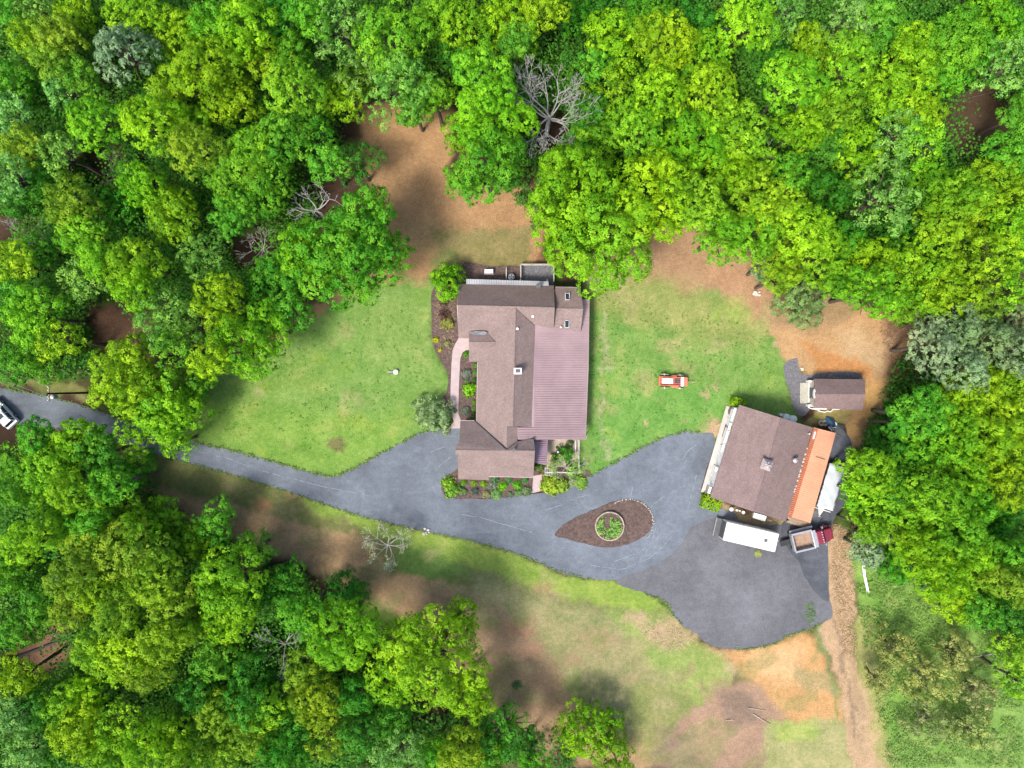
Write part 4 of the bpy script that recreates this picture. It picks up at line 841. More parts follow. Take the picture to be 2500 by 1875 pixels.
# arbor at the side walk
p = W(1338, 1147, 0); ar = empty('garden_arch', p, 0, 'small white curved garden arch at the side path', 'garden arch'); mb = MB()
for y in (-.5, .5):
    pv = None
    for i in range(13):
        a0 = PI * i / 12; q = Vector((.55 * math.cos(a0), y, 1.5 + .55 * math.sin(a0)))
        if pv is not None: mb.tube(pv, q, .035)
        pv = q
    for x in (-.55, .55): mb.tube((x, y, 0), (x, y, 1.5), .035)
mb.build('frame', 'white_paint', ar); mb = MB()
for i in range(1, 12, 2): a0 = PI * i / 12; mb.tube((.55 * math.cos(a0), -.5, 1.5 + .55 * math.sin(a0)), (.55 * math.cos(a0), .5, 1.5 + .55 * math.sin(a0)), .025)
mb.build('slat', 'white_paint', ar)
# lamp by the side yard
p = W(1361, 1101, 0); lp = empty('garden_lamp', p, 0, 'small post lamp with white globe in the side yard', 'lamp'); mb = MB(); mb.cyl((0, 0, .6), .05, 1.2, 8); mb.build('post', 'black', lp); mb = MB(); mb.ball((0, 0, 1.3), .14, 12); mb.build('globe', 'cap_white', lp); mb = MB(); mb.cyl((0, 0, 1.16), .3, .05, 14); mb.build('collar', 'black', lp)
# tanks and clutter round the workshop
for x, y, r, h_, lb in ((1921, 1018.5, .50, 1.2, 'left of two white round tanks behind the workshop'), (1937, 1023.5, .56, 1.2, 'right of two white round tanks behind the workshop'), (1907.5, 1012.5, .19, .8, 'small white canister left of the two tanks behind the workshop')):
    p = W(x, y, h_); tk = empty('tank', (p.x, p.y, 0), 0, lb, 'tank'); mb = MB(); mb.cyl((0, 0, h_ / 2), r, h_, 20); mb.build('barrel', 'cap_white', tk); mb = MB(); mb.ball((0, 0, h_), r, 18, (1, 1, .3)); mb.build('lid', 'cap_white', tk)
for x, y, lb in ((2005.5, 1033, 'left of two tyres lying right of the workshop roof'), (2015, 1032.7, 'right of two tyres lying right of the workshop roof')):
    p = W(x, y, .2); mb = MB(p); mb.torus((p.x, p.y, .14), .30, .13, 24, 8); o = mb.build('old_tyre', 'sand'); o.location = p; tag(o, lb, 'tyre', 'old tyres by the workshop')
p = W(2034, 1037, 0); mb = MB(); mb.torus((0, 0, .3), .34, .14, 24, 8); mb.cyl((0, 0, .1), .2, .2, 12); o = mb.build('wheel_rim', 'cap_white'); o.location = p; tag(o, 'white wheel lying beside blue scrap near the orange roof', 'wheel')
mb = MB(); rr = random.Random(12); p = W(2024, 1030, 0)
vs = [(p.x - .5, p.y + .9, .1), (p.x + .5, p.y + .4, .5), (p.x + .9, p.y - .7, .4), (p.x + .1, p.y - .8, .6), (p.x - .7, p.y - .1, .2), (p.x + .1, p.y, .9)]
mb.add(vs, [(0, 5, 1), (1, 5, 2), (2, 5, 3), (3, 5, 4), (4, 5, 0), (4, 0, 1, 2, 3)]); tag(mb.build('blue_scoop', 'blue_tarp'), 'crumpled blue scoop right of the two old tyres', 'scrap')
mb = MB(); p = W(2050, 1048, 0); vs = [(p.x - .9, p.y + .9, .2), (p.x + .4, p.y + .5, .7), (p.x + .8, p.y - .8, .6), (p.x + .2, p.y - 1.0, .3), (p.x - .9, p.y - .2, .5), (p.x, p.y, 1.0)]
mb.add(vs, [(0, 5, 1), (1, 5, 2), (2, 5, 3), (3, 5, 4), (4, 5, 0), (4, 0, 1, 2, 3)]); tag(mb.build('tarp_heap', 'dark_grey'), 'dark tarp heap at the top corner of the orange roof', 'tarp')
mb = MB(); a, b = W(2023, 1042, .5), W(2032, 1052, .9); mb.tube(a, b, .12, .12, 8); mb.tube(a + Vector((.3, .1, 0)), b + Vector((.3, .1, 0)), .08, .08, 8); tag(mb.build('pipe_bundle', 'silver'), 'two silver pipes leaning on the top edge of the orange roof', 'pipes')
p = W(1853.6, 1262, .5); be = empty('storage_box', (p.x, p.y, 0), -.29, 'long white storage box below the workshop', 'box'); mb = MB(); mb.box((0, 0, .3), (1.75, .7, .6)); mb.build('body', 'white_paint', be, bevel=.03); mb = MB(); mb.box((0, 0, .65), (1.85, .8, .07)); mb.build('lid', 'cap_white', be)
p = W(1878, 1270, .1); mb = MB(); mb.box((0, 0, .1), (.75, .22, .18)); o = mb.build('plank', 'sand'); o.location = p; o.rotation_euler[2] = -.25; tag(o, 'short pale plank right of the white storage box', 'plank')
p = W(1784, 1242, 0); mb = MB(); mb.ball((0, 0, .35), .35, 12, (1, 1, 1)); mb.cyl((.75, -.15, .25), .16, .5, 10); mb.cyl((1.2, -.25, .2), .13, .4, 10); mb.cyl((1.75, -.5, .2), .25, .3, 12); o = mb.build('bucket_row', 'cap_white'); o.location = p; tag(o, 'row of small white buckets under the lower workshop eave', 'buckets')
org = W(1945, 1272, 0); bs = empty('board_stack', org, -.29, 'stack of pale boards under the lower end of the orange roof', 'boards')
for i in range(7): mb = MB(); mb.box((rnd.uniform(-.2, .2), -.5 + i * .17, .3 + .03 * (i % 3)), (3.3 + rnd.uniform(-.4, .2), .13, .5)); mb.build('board', 'sand' if i % 2 else 'timber', bs)
p = W(1920, 1321, 0); mb = MB(); rr = random.Random(4)
for i in range(8): mb.tube((rr.uniform(-.6, .6), rr.uniform(-.4, .4), .1), (rr.uniform(-.6, .6), rr.uniform(-.4, .4), .5), .05)
o = mb.build('scrap_pile', 'silver'); o.location = p; tag(o, 'small scrap metal pile between the trailer and the truck', 'scrap')
mb = MB(); p = W(2030, 918, 0); rr = random.Random(8)
for i in range(9): mb.tube((rr.uniform(-.6, .6), rr.uniform(-.3, .3), .1), (rr.uniform(-.7, .7), rr.uniform(-.4, .4), .6), .03)
o = mb.build('scrap_pile', 'pale_wood'); o.location = p; tag(o, 'tangle of pale sticks above the small shed', 'sticks')
# fallen logs, sticks
def log(px, py, qx, qy, r, mat, label, z=.0, kind='fallen_log'):
    mb = MB(); a, b = W(px, py), W(qx, qy); a.z = b.z = z + r; mid = (a + b) / 2 + Vector((rnd.uniform(-.1, .1), rnd.uniform(-.1, .1), 0)); o_ = MB(a); o_.tube(a, mid, r, r * .85, 8); o_.tube(mid, b, r * .85, r * .6, 8)
    t_ = (b - a)
    for i in range(3): u = rnd.uniform(.3, .9); q = a + t_ * u; o_.tube(q, q + Vector((rnd.uniform(-.8, .8), rnd.uniform(-.8, .8), .3)), r * .3, r * .1, 5)
    o = o_.build(kind, mat); o.location = a; return tag(o, label, 'log')
log(30, 1608, 178, 1550, .22, 'black', 'long black log-shaped trunk shadow on bare soil in the lower left woods')  # black log put in for a trunk's shadow line on the soil
log(128, 1575, 142, 1535, .07, 'dead_wood', 'thin pale stick crossing the log-shaped trunk shadow')
log(1826, 1728, 1870, 1734, .06, 'sand', 'upper pale stick on the disturbed soil at bottom right')
log(1838, 1742, 1882, 1768, .08, 'sand', 'lower pale stick on the disturbed soil at bottom right')
log(1772, 1757, 1792, 1758, .07, 'sand', 'short pale stick left of the two sticks on disturbed soil')
log(2328, 250, 2424, 225, .14, 'bark', 'mossy fallen trunk in the dark gap at upper right')
log(2098, 1345, 2098, 1350, .1, 'dead_wood', 'short stub at the top of the broken fence')
log(2360, 1605, 2460, 1588, .10, 'dead_wood', 'fallen pale branch at the right meadow edge')
log(2225, 862, 2250, 850, .22, 'dead_wood', 'grey cut trunk lying under the grey green pines')

# ================================================================== vegetation
def leaf_mesh(name, tufts, per, tr, leaf, rs, up=.12, jit=.30, tb=None, aspect=1.0, stretch=1.0):
    """tufts: (n,3) centres, nrm: outward normals (n,3)"""
    P, Nn, T = tufts; n = len(P); M = n * per
    dirs = rs.normal(size=(n, per, 3)); dirs /= np.linalg.norm(dirs, axis=2, keepdims=True)
    nn = Nn[:, None, :] + 0 * dirs; dot = (dirs * nn).sum(2, keepdims=True); dirs = np.where(dot < -.15, dirs - 2 * dot * nn, dirs)
    trr = tr * rs.uniform(.6, 1.4, (n, 1, 1))
    c = P[:, None, :] + dirs * trr * rs.uniform(.55, 1.05, (n, per, 1)) * np.array([1, 1, .8])
    nm = dirs * .6 + nn * .85 + rs.normal(size=dirs.shape) * jit + np.array([0, 0, up]); nm /= np.linalg.norm(nm, axis=2, keepdims=True)
    c = c.reshape(M, 3); nm = nm.reshape(M, 3)
    ax = np.cross(nm, rs.normal(size=(M, 3))); ax /= np.linalg.norm(ax, axis=1, keepdims=True) + 1e-9; bx = np.cross(nm, ax)
    s = leaf * rs.uniform(.6, 1.25, (M, 1)); ax = ax * s * .5 * stretch; bx = bx * s * .5 * aspect
    bend = nm * s * .12
    V = np.stack([c - ax - bend, c - bx * .9, c + ax - bend, c + bx * .9], 1).reshape(-1, 3)
    tint = np.clip(.58 * T[:, None] + .26 * rs.rand(n, 1) + .18 * rs.rand(n, per), 0, 1).reshape(-1)
    me = bpy.data.meshes.new(name); me.vertices.add(4 * M); me.vertices.foreach_set('co', V.ravel())
    me.loops.add(4 * M); me.loops.foreach_set('vertex_index', np.arange(4 * M)); me.polygons.add(M)
    me.polygons.foreach_set('loop_start', np.arange(0, 4 * M, 4)); me.polygons.foreach_set('loop_total', np.full(M, 4)); me.update(calc_edges=True)
    a = me.attributes.new('tint', 'FLOAT', 'FACE'); a.data.foreach_set('value', tint)
    me.materials.append(MAT['leaf']); return me

def sphere_dirs(n, rs, zmin=-1):
    o = []
    while len(o) < n:
        v = rs.normal(size=3); v /= np.linalg.norm(v)
        if v[2] > zmin: o.append(v)
    return np.array(o)
def crown_mesh(R, seed, kind='oak'):
    rs = np.random.RandomState(seed)
    tr, per, leaf, squash, br = dict(oak=(.40, 27, .225, .80, (.23, .38)), fine=(.34, 22, .19, .74, (.24, .42)), loose=(.40, 18, .21, .75, (.15, .24)), pine=(.32, 16, .24, .85, (.15, .26)), sparse=(.5, 9, .22, .55, (.16, .3)))[kind]
    k1, k2, k3 = rs.uniform(0, 2 * PI, 3)
    def env(a): return R * (1 + .13 * math.sin(2 * a + k1) + .09 * math.sin(3 * a + k2) + .07 * math.sin(5 * a + k3))
    B = []
    nb = int({'oak': 28, 'fine': 22, 'loose': 30, 'pine': 34, 'sparse': 24}[kind] * (1 if R < 5 else 1.35))
    tries = 0
    while len(B) < nb and tries < 4000:
        tries += 1
        a = rs.uniform(0, 2 * PI); u = math.sqrt(rs.uniform(0, 1)); rb = R * rs.uniform(*br) * (1.1 - .35 * u); rr_ = max(0, env(a) * u - rb * .6)
        top = R * squash * math.sqrt(max(0, 1 - (rr_ / (R * 1.08)) ** 2))
        lay = rs.choice([1.0, 1.0, .62, .3]); z = top * lay + rs.uniform(-.2, .14) * R - rb * .4
        if kind == 'pine': z = R * 1.25 * (1 - u) ** 1.2 + rs.uniform(-.1, .1) * R
        p = np.array([rr_ * math.cos(a), rr_ * math.sin(a), z])
        if all(np.linalg.norm((p - q) * [1, 1, .72]) > .84 * (rb + r2) * (.9 if kind != 'loose' else 1.0) for q, r2 in B): B.append((p, rb))
    P = []; Nn = []; T = []
    for i, (p, rb) in enumerate(B):
        nt_ = int(2.9 * (rb / tr) ** 2 * (.75 if kind in ('loose', 'sparse') else 1)) + 3
        dr_ = sphere_dirs(nt_, rs, -.25); bt_ = rs.rand()
        for v in dr_:
            c = p + v * rb * np.array([1, 1, .95]) * rs.uniform(.88, 1.1)
            bad = False
            for j, (q, r2) in enumerate(B):
                if j != i and np.linalg.norm(c - q) < r2 * .72: bad = True; break
            if bad: continue
            P.append(c); Nn.append(v); T.append(np.clip(bt_ * .7 + .35 * rs.rand(), 0, 1))
    P = np.array(P); Nn = np.array(Nn); T = np.array(T)
    P[:, 2] -= P[:, 2].min() + 0
    return leaf_mesh('crown_' + kind, (P, Nn, T), per, tr, leaf, rs), float(P[:, 2].max()), B

def trunk_mesh(R, Ht, B, seed):
    rr = random.Random(seed); mb = MB(); r0 = .10 + R * .045
    pts = [Vector((rr.uniform(-.1, .1) * i, rr.uniform(-.1, .1) * i, Ht * i / 4)) for i in range(5)]
    for i in range(4): mb.tube(pts[i], pts[i + 1], r0 * (1.25 - .16 * i), r0 * (1.09 - .16 * i), 8)
    base = pts[3]
    for p, rb in B[:14]:
        q = Vector((p[0], p[1], Ht + max(.2, p[2] * .6))); m_ = base.lerp(q, .5) + Vector((0, 0, .5)); mb.tube(base, m_, r0 * .5, r0 * .3, 6); mb.tube(m_, q, r0 * .3, r0 * .1, 5)
    me = bpy.data.meshes.new('trunk'); me.from_pydata(mb.v, [], mb.f); me.materials.append(MAT['bark']); return me

SIZES = [2.6, 3.9, 5.6, 9.0]; VAR = {}
sd = 100
for kind, cnt in (('oak', (4, 6, 5, 3)), ('fine', (2, 3, 3, 0)), ('loose', (2, 3, 2, 1)), ('pine', (2, 2, 1, 0)), ('sparse', (1, 1, 2, 0))):
    for si, c_ in enumerate(cnt):
        for j in range(c_):
            sd += 1; me, top, B = crown_mesh(SIZES[si], sd, kind); TH = 8.0
            VAR.setdefault((kind, si), []).append((me, top, trunk_mesh(SIZES[si], TH, B, sd)))
COL = {'Y': (.27, .445, .010), 'G': (.148, .355, .018), 'D': (.080, .255, .014), 'L': (.205, .39, .060), 'B': (.235, .33, .115), 'O': (.24, .365, .016), 'M': (.215, .415, .012), 'R': (.30, .34, .10)}
CN = {'Y': 'yellow-green', 'G': 'green', 'D': 'dark-green', 'L': 'pale-green', 'B': 'grey-green', 'O': 'olive', 'M': 'lime-green', 'R': 'tan-green'}
LM = [((1345, 250), 'big dead tree'), ((292, 118), 'round grey-green pine'), ((740, 490), 'small grey dead tree'), ((2045, 962), 'small shed'), ((1950, 1200), 'workshop'), ((1235, 700), 'house'), ((20, 1010), 'white car'), ((2360, 270), 'dark woodland gap'), ((100, 1580), 'log-shaped trunk shadow'), ((2106, 1400), 'white broken fence'), ((1000, 340), 'brown clearing'), ((667, 1600), 'grey twiggy trees'), ((742, 100), 'thin bare tree'), ((628, 605), 'low brushwood heap'), ((60, 570), 'bare limbs at left'), ((280, 400), 'pinkish brush heap'), ((100, 1445), 'pale bare branches'), ((1848, 717), 'white rock pile'), ((2120, 425), 'grey forked limbs'), ((1910, 340), 'broken grey branches'), ((2360, 800), 'tallest grey-green pine'), ((135, 955), 'utility pole'), ((1600, 0), 'middle top edge'), ((1950, 0), 'upper right border'), ((2290, 1660), 'thin tan-green trees'), ((0, 1875), 'lower left corner'), ((380, 1875), 'bottom left border'), ((1060, 1630), 'broadest bottom tree'), ((480, 1180), 'shaded driveway verge'), ((0, 0), 'upper left corner'), ((2500, 1200), 'right border'), ((560, 860), 'left lawn tip')]
used_labels = set()
PEND = []
def auto_label(px, py, r, col_, noun='tree'):
    size = 'small' if r < 52 else 'medium' if r < 82 else 'large' if r < 125 else 'huge'
    (lx, ly), ln = min(LM, key=lambda q: math.hypot(q[0][0] - px, q[0][1] - py)); dx, dy = px - lx, py - ly
    if abs(dx) > 2.2 * abs(dy): dirn = 'right of' if dx > 0 else 'left of'
    elif abs(dy) > 2.2 * abs(dx): dirn = 'below' if dy > 0 else 'above'
    else: dirn = ('lower' if dy > 0 else 'upper') + ('-right of' if dx > 0 else '-left of')
    return (size, CN[col_], noun, dirn, ln, math.hypot(dx, dy))
def finish_labels():
    G_ = {}
    for o, k_ in PEND: G_.setdefault(k_[:5], []).append((k_[5], o))
    for k_, lst in G_.items():
        lst.sort(key=lambda q: q[0]); sz, cn, noun, dirn, ln = k_
        for i, (d_, o) in enumerate(lst):
            if len(lst) == 1: o['label'] = '%s %s %s, %s the %s' % (sz, cn, noun, dirn, ln)
            else: o['label'] = '%s %s %s %s the %s, %s it' % (sz, cn, noun, dirn, ln, ('nearest to' if i == 0 else 'farthest from' if i == len(lst) - 1 else ('second', 'third', 'fourth', 'fifth', 'sixth', 'seventh')[i - 1] + ' nearest to'))
tr_rnd = random.Random(77); NT = 0
def tree(px, py, r, c_='G', kind='oak', h=None, label=None, rot=None, group='trees of the surrounding woods', name=None):
    global NT
    r *= .96; h = h or (8.0 + min(r, 130) * .065 + tr_rnd.uniform(-2.6, 2.6))
    if c_ == 'D' and not label: h -= 2.5
    zc = h * .82; R = r * K * (1 - zc / H)
    si = min(range(4), key=lambda i: abs(math.log(R / SIZES[i])))
    while (kind, si) not in VAR: si -= 1
    me, top, tm = VAR[(kind, si)][tr_rnd.randrange(len(VAR[(kind, si)]))]
    s = R / SIZES[si]; z0 = max(1.0, h - top * s); p = W(px, py, zc)
    NT += 1
    t_ = empty(name or ('pine_tree' if kind == 'pine' else 'broadleaf_tree'), (p.x, p.y, 0), 0, label or 'tree', 'tree', group)
    if not label: PEND.append((t_, auto_label(px, py, r, c_)))
    co = bpy.data.objects.new('crown', me); C.objects.link(co); co.parent = t_; co.location = (0, 0, z0); sy = s * tr_rnd.uniform(.88, 1.1)
    co.scale = (s, sy, s * tr_rnd.uniform(.95, 1.15)); co.rotation_euler = (tr_rnd.uniform(-.12, .12), tr_rnd.uniform(-.12, .12), rot if rot is not None else tr_rnd.uniform(0, 2 * PI))
    b = COL[c_]; v = tr_rnd.uniform(.86, 1.12); hsh = tr_rnd.uniform(.88, 1.12); co.color = (min(.7, b[0] * v * hsh), min(.7, b[1] * v), b[2] * v * tr_rnd.uniform(.8, 1.4), 1)
    to = bpy.data.objects.new('trunk', tm); C.objects.link(to); to.parent = t_; to.scale = (max(.5, s), max(.5, s), z0 / 8.0 * 1.02)
    return t_

T = """
20 15 45 G;90 25 50 L;180 30 62 Y;80 95 62 Y;150 95 55 O;330 35 78 Y;440 85 75 Y;520 55 65 G;605 65 85 Y;640 140 65 Y;500 165 95 Y;560 240 80 Y;415 215 68 Y;25 205 65 G;30 275 55 L;
130 145 58 O;200 190 50 G;155 215 52 L;90 225 40 D;240 305 78 M;370 300 84 Y;455 300 58 Y;480 370 76 O;150 375 62 L;60 355 55 O;25 430 65 L;345 445 72 M;600 420 112 G;175 490 78 O;105 440 52 D;410 500 55 Y;290 500 62 D;
50 495 50 D;30 640 74 Y;195 565 76 M;325 640 78 Y;430 535 72 Y;492 620 72 L;570 520 70 G;330 705 62 Y;200 680 70 L;30 730 62 G;78 770 78 M;95 870 84 G;395 775 82 L;535 735 88 Y;590 850 92 M;430 855 56 G;655 800 74 M;640 690 62 D;
705 750 66 G;700 660 60 D;470 800 76 L;520 880 60 Y;145 830 66 Y;40 890 60 G;90 610 48 G;250 640 52 M;640 480 60 D;
710 130 62 G;690 50 55 D;830 55 92 L;950 85 104 M;900 165 92 L;985 215 108 L;1012 262 48 G;1060 235 50 M;845 225 78 Y;715 215 82 M;680 345 92 G;625 370 70 M;872 398 74 D;800 400 60 G;770 330 62 D;760 40 55 G;
1135 65 78 Y;1230 35 70 Y;1060 30 60 M;1180 195 102 M;1195 290 112 M;1190 410 104 G;1110 130 55 D;1262 110 40 G;1262 215 30 D;1130 330 70 M;1240 380 62 G;1130 440 48 G;
1330 30 66 Y;1270 85 54 M;1400 30 55 D;1480 45 72 D;1590 35 80 G;1690 50 66 D;1515 95 92 Y;1620 95 92 Y;1725 140 84 M;1825 55 84 Y;1505 215 92 Y;1600 245 88 Y;1735 235 92 Y;1800 310 84 M;1452 165 46 G;1440 270 44 D;1425 345 44 D;
1450 360 78 M;1372 415 50 M;1700 340 92 M;1765 415 92 Y;1690 490 90 M;1760 570 88 M;1850 480 92 Y;1640 380 80 Y;1850 400 66 M;1640 170 55 G;1500 290 60 M;1560 330 76 M;1660 300 60 G;1870 130 60 D;
1905 45 74 L;1985 115 62 Y;2065 60 74 L;2150 60 84 G;2230 110 66 Y;2215 190 92 Y;2165 245 60 M;2245 275 76 Y;2330 95 100 G;2430 55 88 M;2460 160 84 L;2385 135 74 G;2300 175 55 G;2080 155 86 M;1935 200 92 M;1995 260 66 M;2055 275 70 M;1950 315 74 Y;
2105 365 88 Y;2195 330 74 L;2250 345 70 M;2025 355 70 D;2165 475 102 L;2010 470 76 D;2272 440 74 M;2462 375 66 G;2492 275 48 G;2340 480 78 M;2440 450 88 Y;1930 430 62 G;2480 80 60 G;2105 200 50 G;
1835 570 80 M;1900 510 72 Y;1965 565 90 Y;2010 630 76 M;1900 620 70 O;1905 680 42 Y;2060 690 62 M;2130 710 86 M;2205 740 70 M;2120 635 78 Y;2250 640 96 Y;2330 700 92 Y;2400 560 88 Y;2430 630 80 Y;2480 560 70 M;2300 545 76 Y;2205 585 62 D;2480 700 66 M;2400 750 66 O;2260 730 60 M;2170 640 60 G;2070 590 54 D;
2250 1010 86 G;2340 1000 76 Y;2375 945 80 Y;2450 945 78 Y;2475 1030 80 Y;2405 1065 86 Y;2445 1125 84 Y;2330 1080 72 M;2205 1035 46 D;2175 1105 70 D;2126 1150 72 M;2150 1220 82 Y;2096 1200 50 M;2260 1095 66 G;2350 1165 72 M;2275 1210 92 M;2380 1230 66 G;2475 1185 76 Y;
2225 1290 82 M;2330 1300 98 M;2250 1350 84 Y;2420 1290 76 D;2460 1360 66 G;2295 1405 84 Y;2400 1400 82 M;2475 1420 66 O;2185 1385 46 D;2120 1290 40 M;2190 1190 60 G;2330 1470 62 Y;2395 1490 62 G;2460 1500 62 D;2485 1580 66 O;2490 1660 52 M;2370 1350 60 M;2215 1115 50 D;
92 1070 46 G;30 1120 58 G;110 1150 72 M;175 1084 68 M;238 1104 56 G;45 1190 62 G;110 1210 72 Y;190 1200 74 M;275 1180 62 G;315 1150 48 D 8;300 1265 70 M 8;75 1320 78 Y;155 1290 66 M;30 1400 66 G;225 1280 62 G;
390 1270 58 M 8;215 1345 78 O;310 1350 92 O;365 1350 66 O;180 1405 80 O;245 1440 76 Y;385 1415 76 O;520 1280 54 G 8;475 1320 58 M 8;615 1345 56 G 8;560 1420 104 M;550 1500 84 Y;622 1440 46 D;100 1470 58 G;45 1540 58 G;175 1490 70 O;290 1490 76 O;
340 1300 52 M;420 1480 66 O;400 1560 72 O;300 1600 92 Y;350 1630 76 O;230 1590 60 M;455 1530 50 M;45 1650 66 Y;25 1750 66 L;95 1730 60 D;60 1830 66 L;150 1720 58 M;185 1780 70 Y;215 1690 60 Y;290 1770 88 M;355 1825 84 M;245 1840 70 M;425 1790 62 Y;525 1610 66 G;540 1750 74 O;
605 1720 56 D;660 1730 52 M;540 1840 62 O;625 1800 66 O;690 1840 62 D;440 1860 58 M;480 1690 58 D;600 1640 56 D;825 1550 112 M;745 1500 64 G;700 1430 62 D;840 1460 56 D 8;740 1640 58 O;775 1720 72 O;790 1810 62 O;720 1790 56 D;130 1850 60 D;
1060 1630 150 Y;945 1650 82 Y;1000 1560 80 Y;970 1760 62 D;975 1840 74 L;1070 1840 60 G;1130 1830 56 O;1230 1800 94 D;1180 1850 56 G;1300 1870 46 G;1120 1520 60 Y;1150 1700 72 Y;880 1800 60 D;870 1700 50 D
"""
special = {(1195, 290): 'large lime green tree standing between the brown clearing and the big dead tree',
           (1190, 410): 'mid green tree crown bulging over the brown clearing behind the house',
           (825, 1550): 'round lime green tree at the lower wood edge, left of the largest yellow-green crown',
           (1060, 1630): 'broadest yellow-green tree at the bottom wood edge beside the brown strip',
           (2165, 475): 'pale fresh green tree in the upper right woods beside a dark gap',
           (2250, 1010): 'mid green tree at the woods edge right of the orange soil track'}
for it in T.replace('\n', '').split(';'):
    x, y, r, c_, *hh_ = it.split(); x, y, r = int(x), int(y), int(r)
    if r > 56: r *= .87
    kd = {'O': 'fine', 'L': 'loose', 'D': 'oak'}.get(c_, 'oak')
    if (x + y) % 5 == 0 and kd == 'oak': kd = 'fine'
    if (x * 3 + y) % 11 == 0: kd = 'loose'
    tree(x, y, r, c_, kd, float(hh_[0]) if hh_ else None, label=special.get((x, y)))
# trees that stand by themselves
tree(1400, 480, 118, 'M', 'oak', 16, 'tall lime green tree whose crown overhangs the upper right corner of the house')
tree(1490, 560, 138, 'M', 'oak', 17, 'very large lime green tree crown just above the right lawn')
tree(1590, 480, 112, 'Y', 'oak', 16, 'yellow-green crown right of the tree overhanging the house')
tree(1390, 600, 70, 'M', 'oak', 12, 'lower lime green crown touching the skylit roof of the house')
tree(840, 620, 142, 'G', 'oak', 17, 'large round green tree standing left of the house above the left lawn')
tree(735, 610, 66, 'M', 'oak', 14, 'yellowish crown tucked against the left side of the large round tree')
tree(880, 560, 100, 'G', 'oak', 15, 'dark green crown on the upper side of the large round tree left of the house')
tree(300, 925, 100, 'Y', 'oak', 12, 'yellow-green tree leaning over the driveway near the utility pole')
tree(380, 980, 88, 'M', 'oak', 11, 'lime green crown between the driveway and the left lawn')
tree(330, 1065, 62, 'Y', 'loose', 10, 'lowest yellow-green crown overhanging the left part of the driveway')
tree(425, 1075, 48, 'M', 'loose', 8, 'loose leafy crown tip hanging over the driveway edge')
tree(470, 930, 62, 'G', 'fine', 8, 'low green crown at the left tip of the left lawn')
tree(1435, 1790, 82, 'Y', 'fine', 6.8, 'soft lime green tree at the bottom edge, right of the brown strip')
tree(1490, 1850, 66, 'M', 'fine', 6.2, 'lower lime green crown cut by the bottom edge beside the soil bank')
tree(400, 1010, 70, 'Y', 'oak', 11, 'yellow-green crown just above the driveway right of the pole')
for x, y, r, lb in ((292, 118, 84, 'round grey-green pine among yellow-green oaks at top left'), (2360, 803, 66, 'tallest grey-green pine at the right edge above the shed'), (2295, 845, 66, 'grey-green pine nearest the orange soil'), (2425, 825, 68, 'grey-green pine next to the right edge'), (2485, 860, 62, 'grey-green pine cut by the right edge'), (2275, 785, 46, 'small grey-green pine above the cut trunk'), (2370, 895, 66, 'lower grey-green pine above the yellow-green oaks at right'), (2490, 785, 55, 'upper grey-green pine cut by the right edge'), (2125, 1345, 46, 'dull grey-green shrub tree above the broken fence'), (2170, 1290, 40, 'small dull green tree right of the dump truck'), (1870, 650, 42, 'small blue-green pine under the oaks above the white rock pile')):
    tree(x, y, r, 'B', 'pine', 14 if r > 60 else 9, lb, group='grey-green pines')
tree(1963, 735, 62, 'B', 'fine', 5.5, 'grey-green willow bush between the rock pile and the shed', group='grey-green pines', name='willow_tree')
for x, y, r, lb in ((2290, 1660, 84, 'middle'), (2200, 1590, 62, 'upper left'), (2345, 1600, 60, 'upper right'), (2290, 1780, 76, 'lower'), (2385, 1790, 64, 'lower right'), (2150, 1660, 46, 'leftmost'), (2400, 1700, 56, 'right')):
    tree(x, y, r * .9, 'R', 'loose', 5, lb + ' of the thin tan-green crowns above the right hand meadow', group='thin tan-green trees in the meadow')

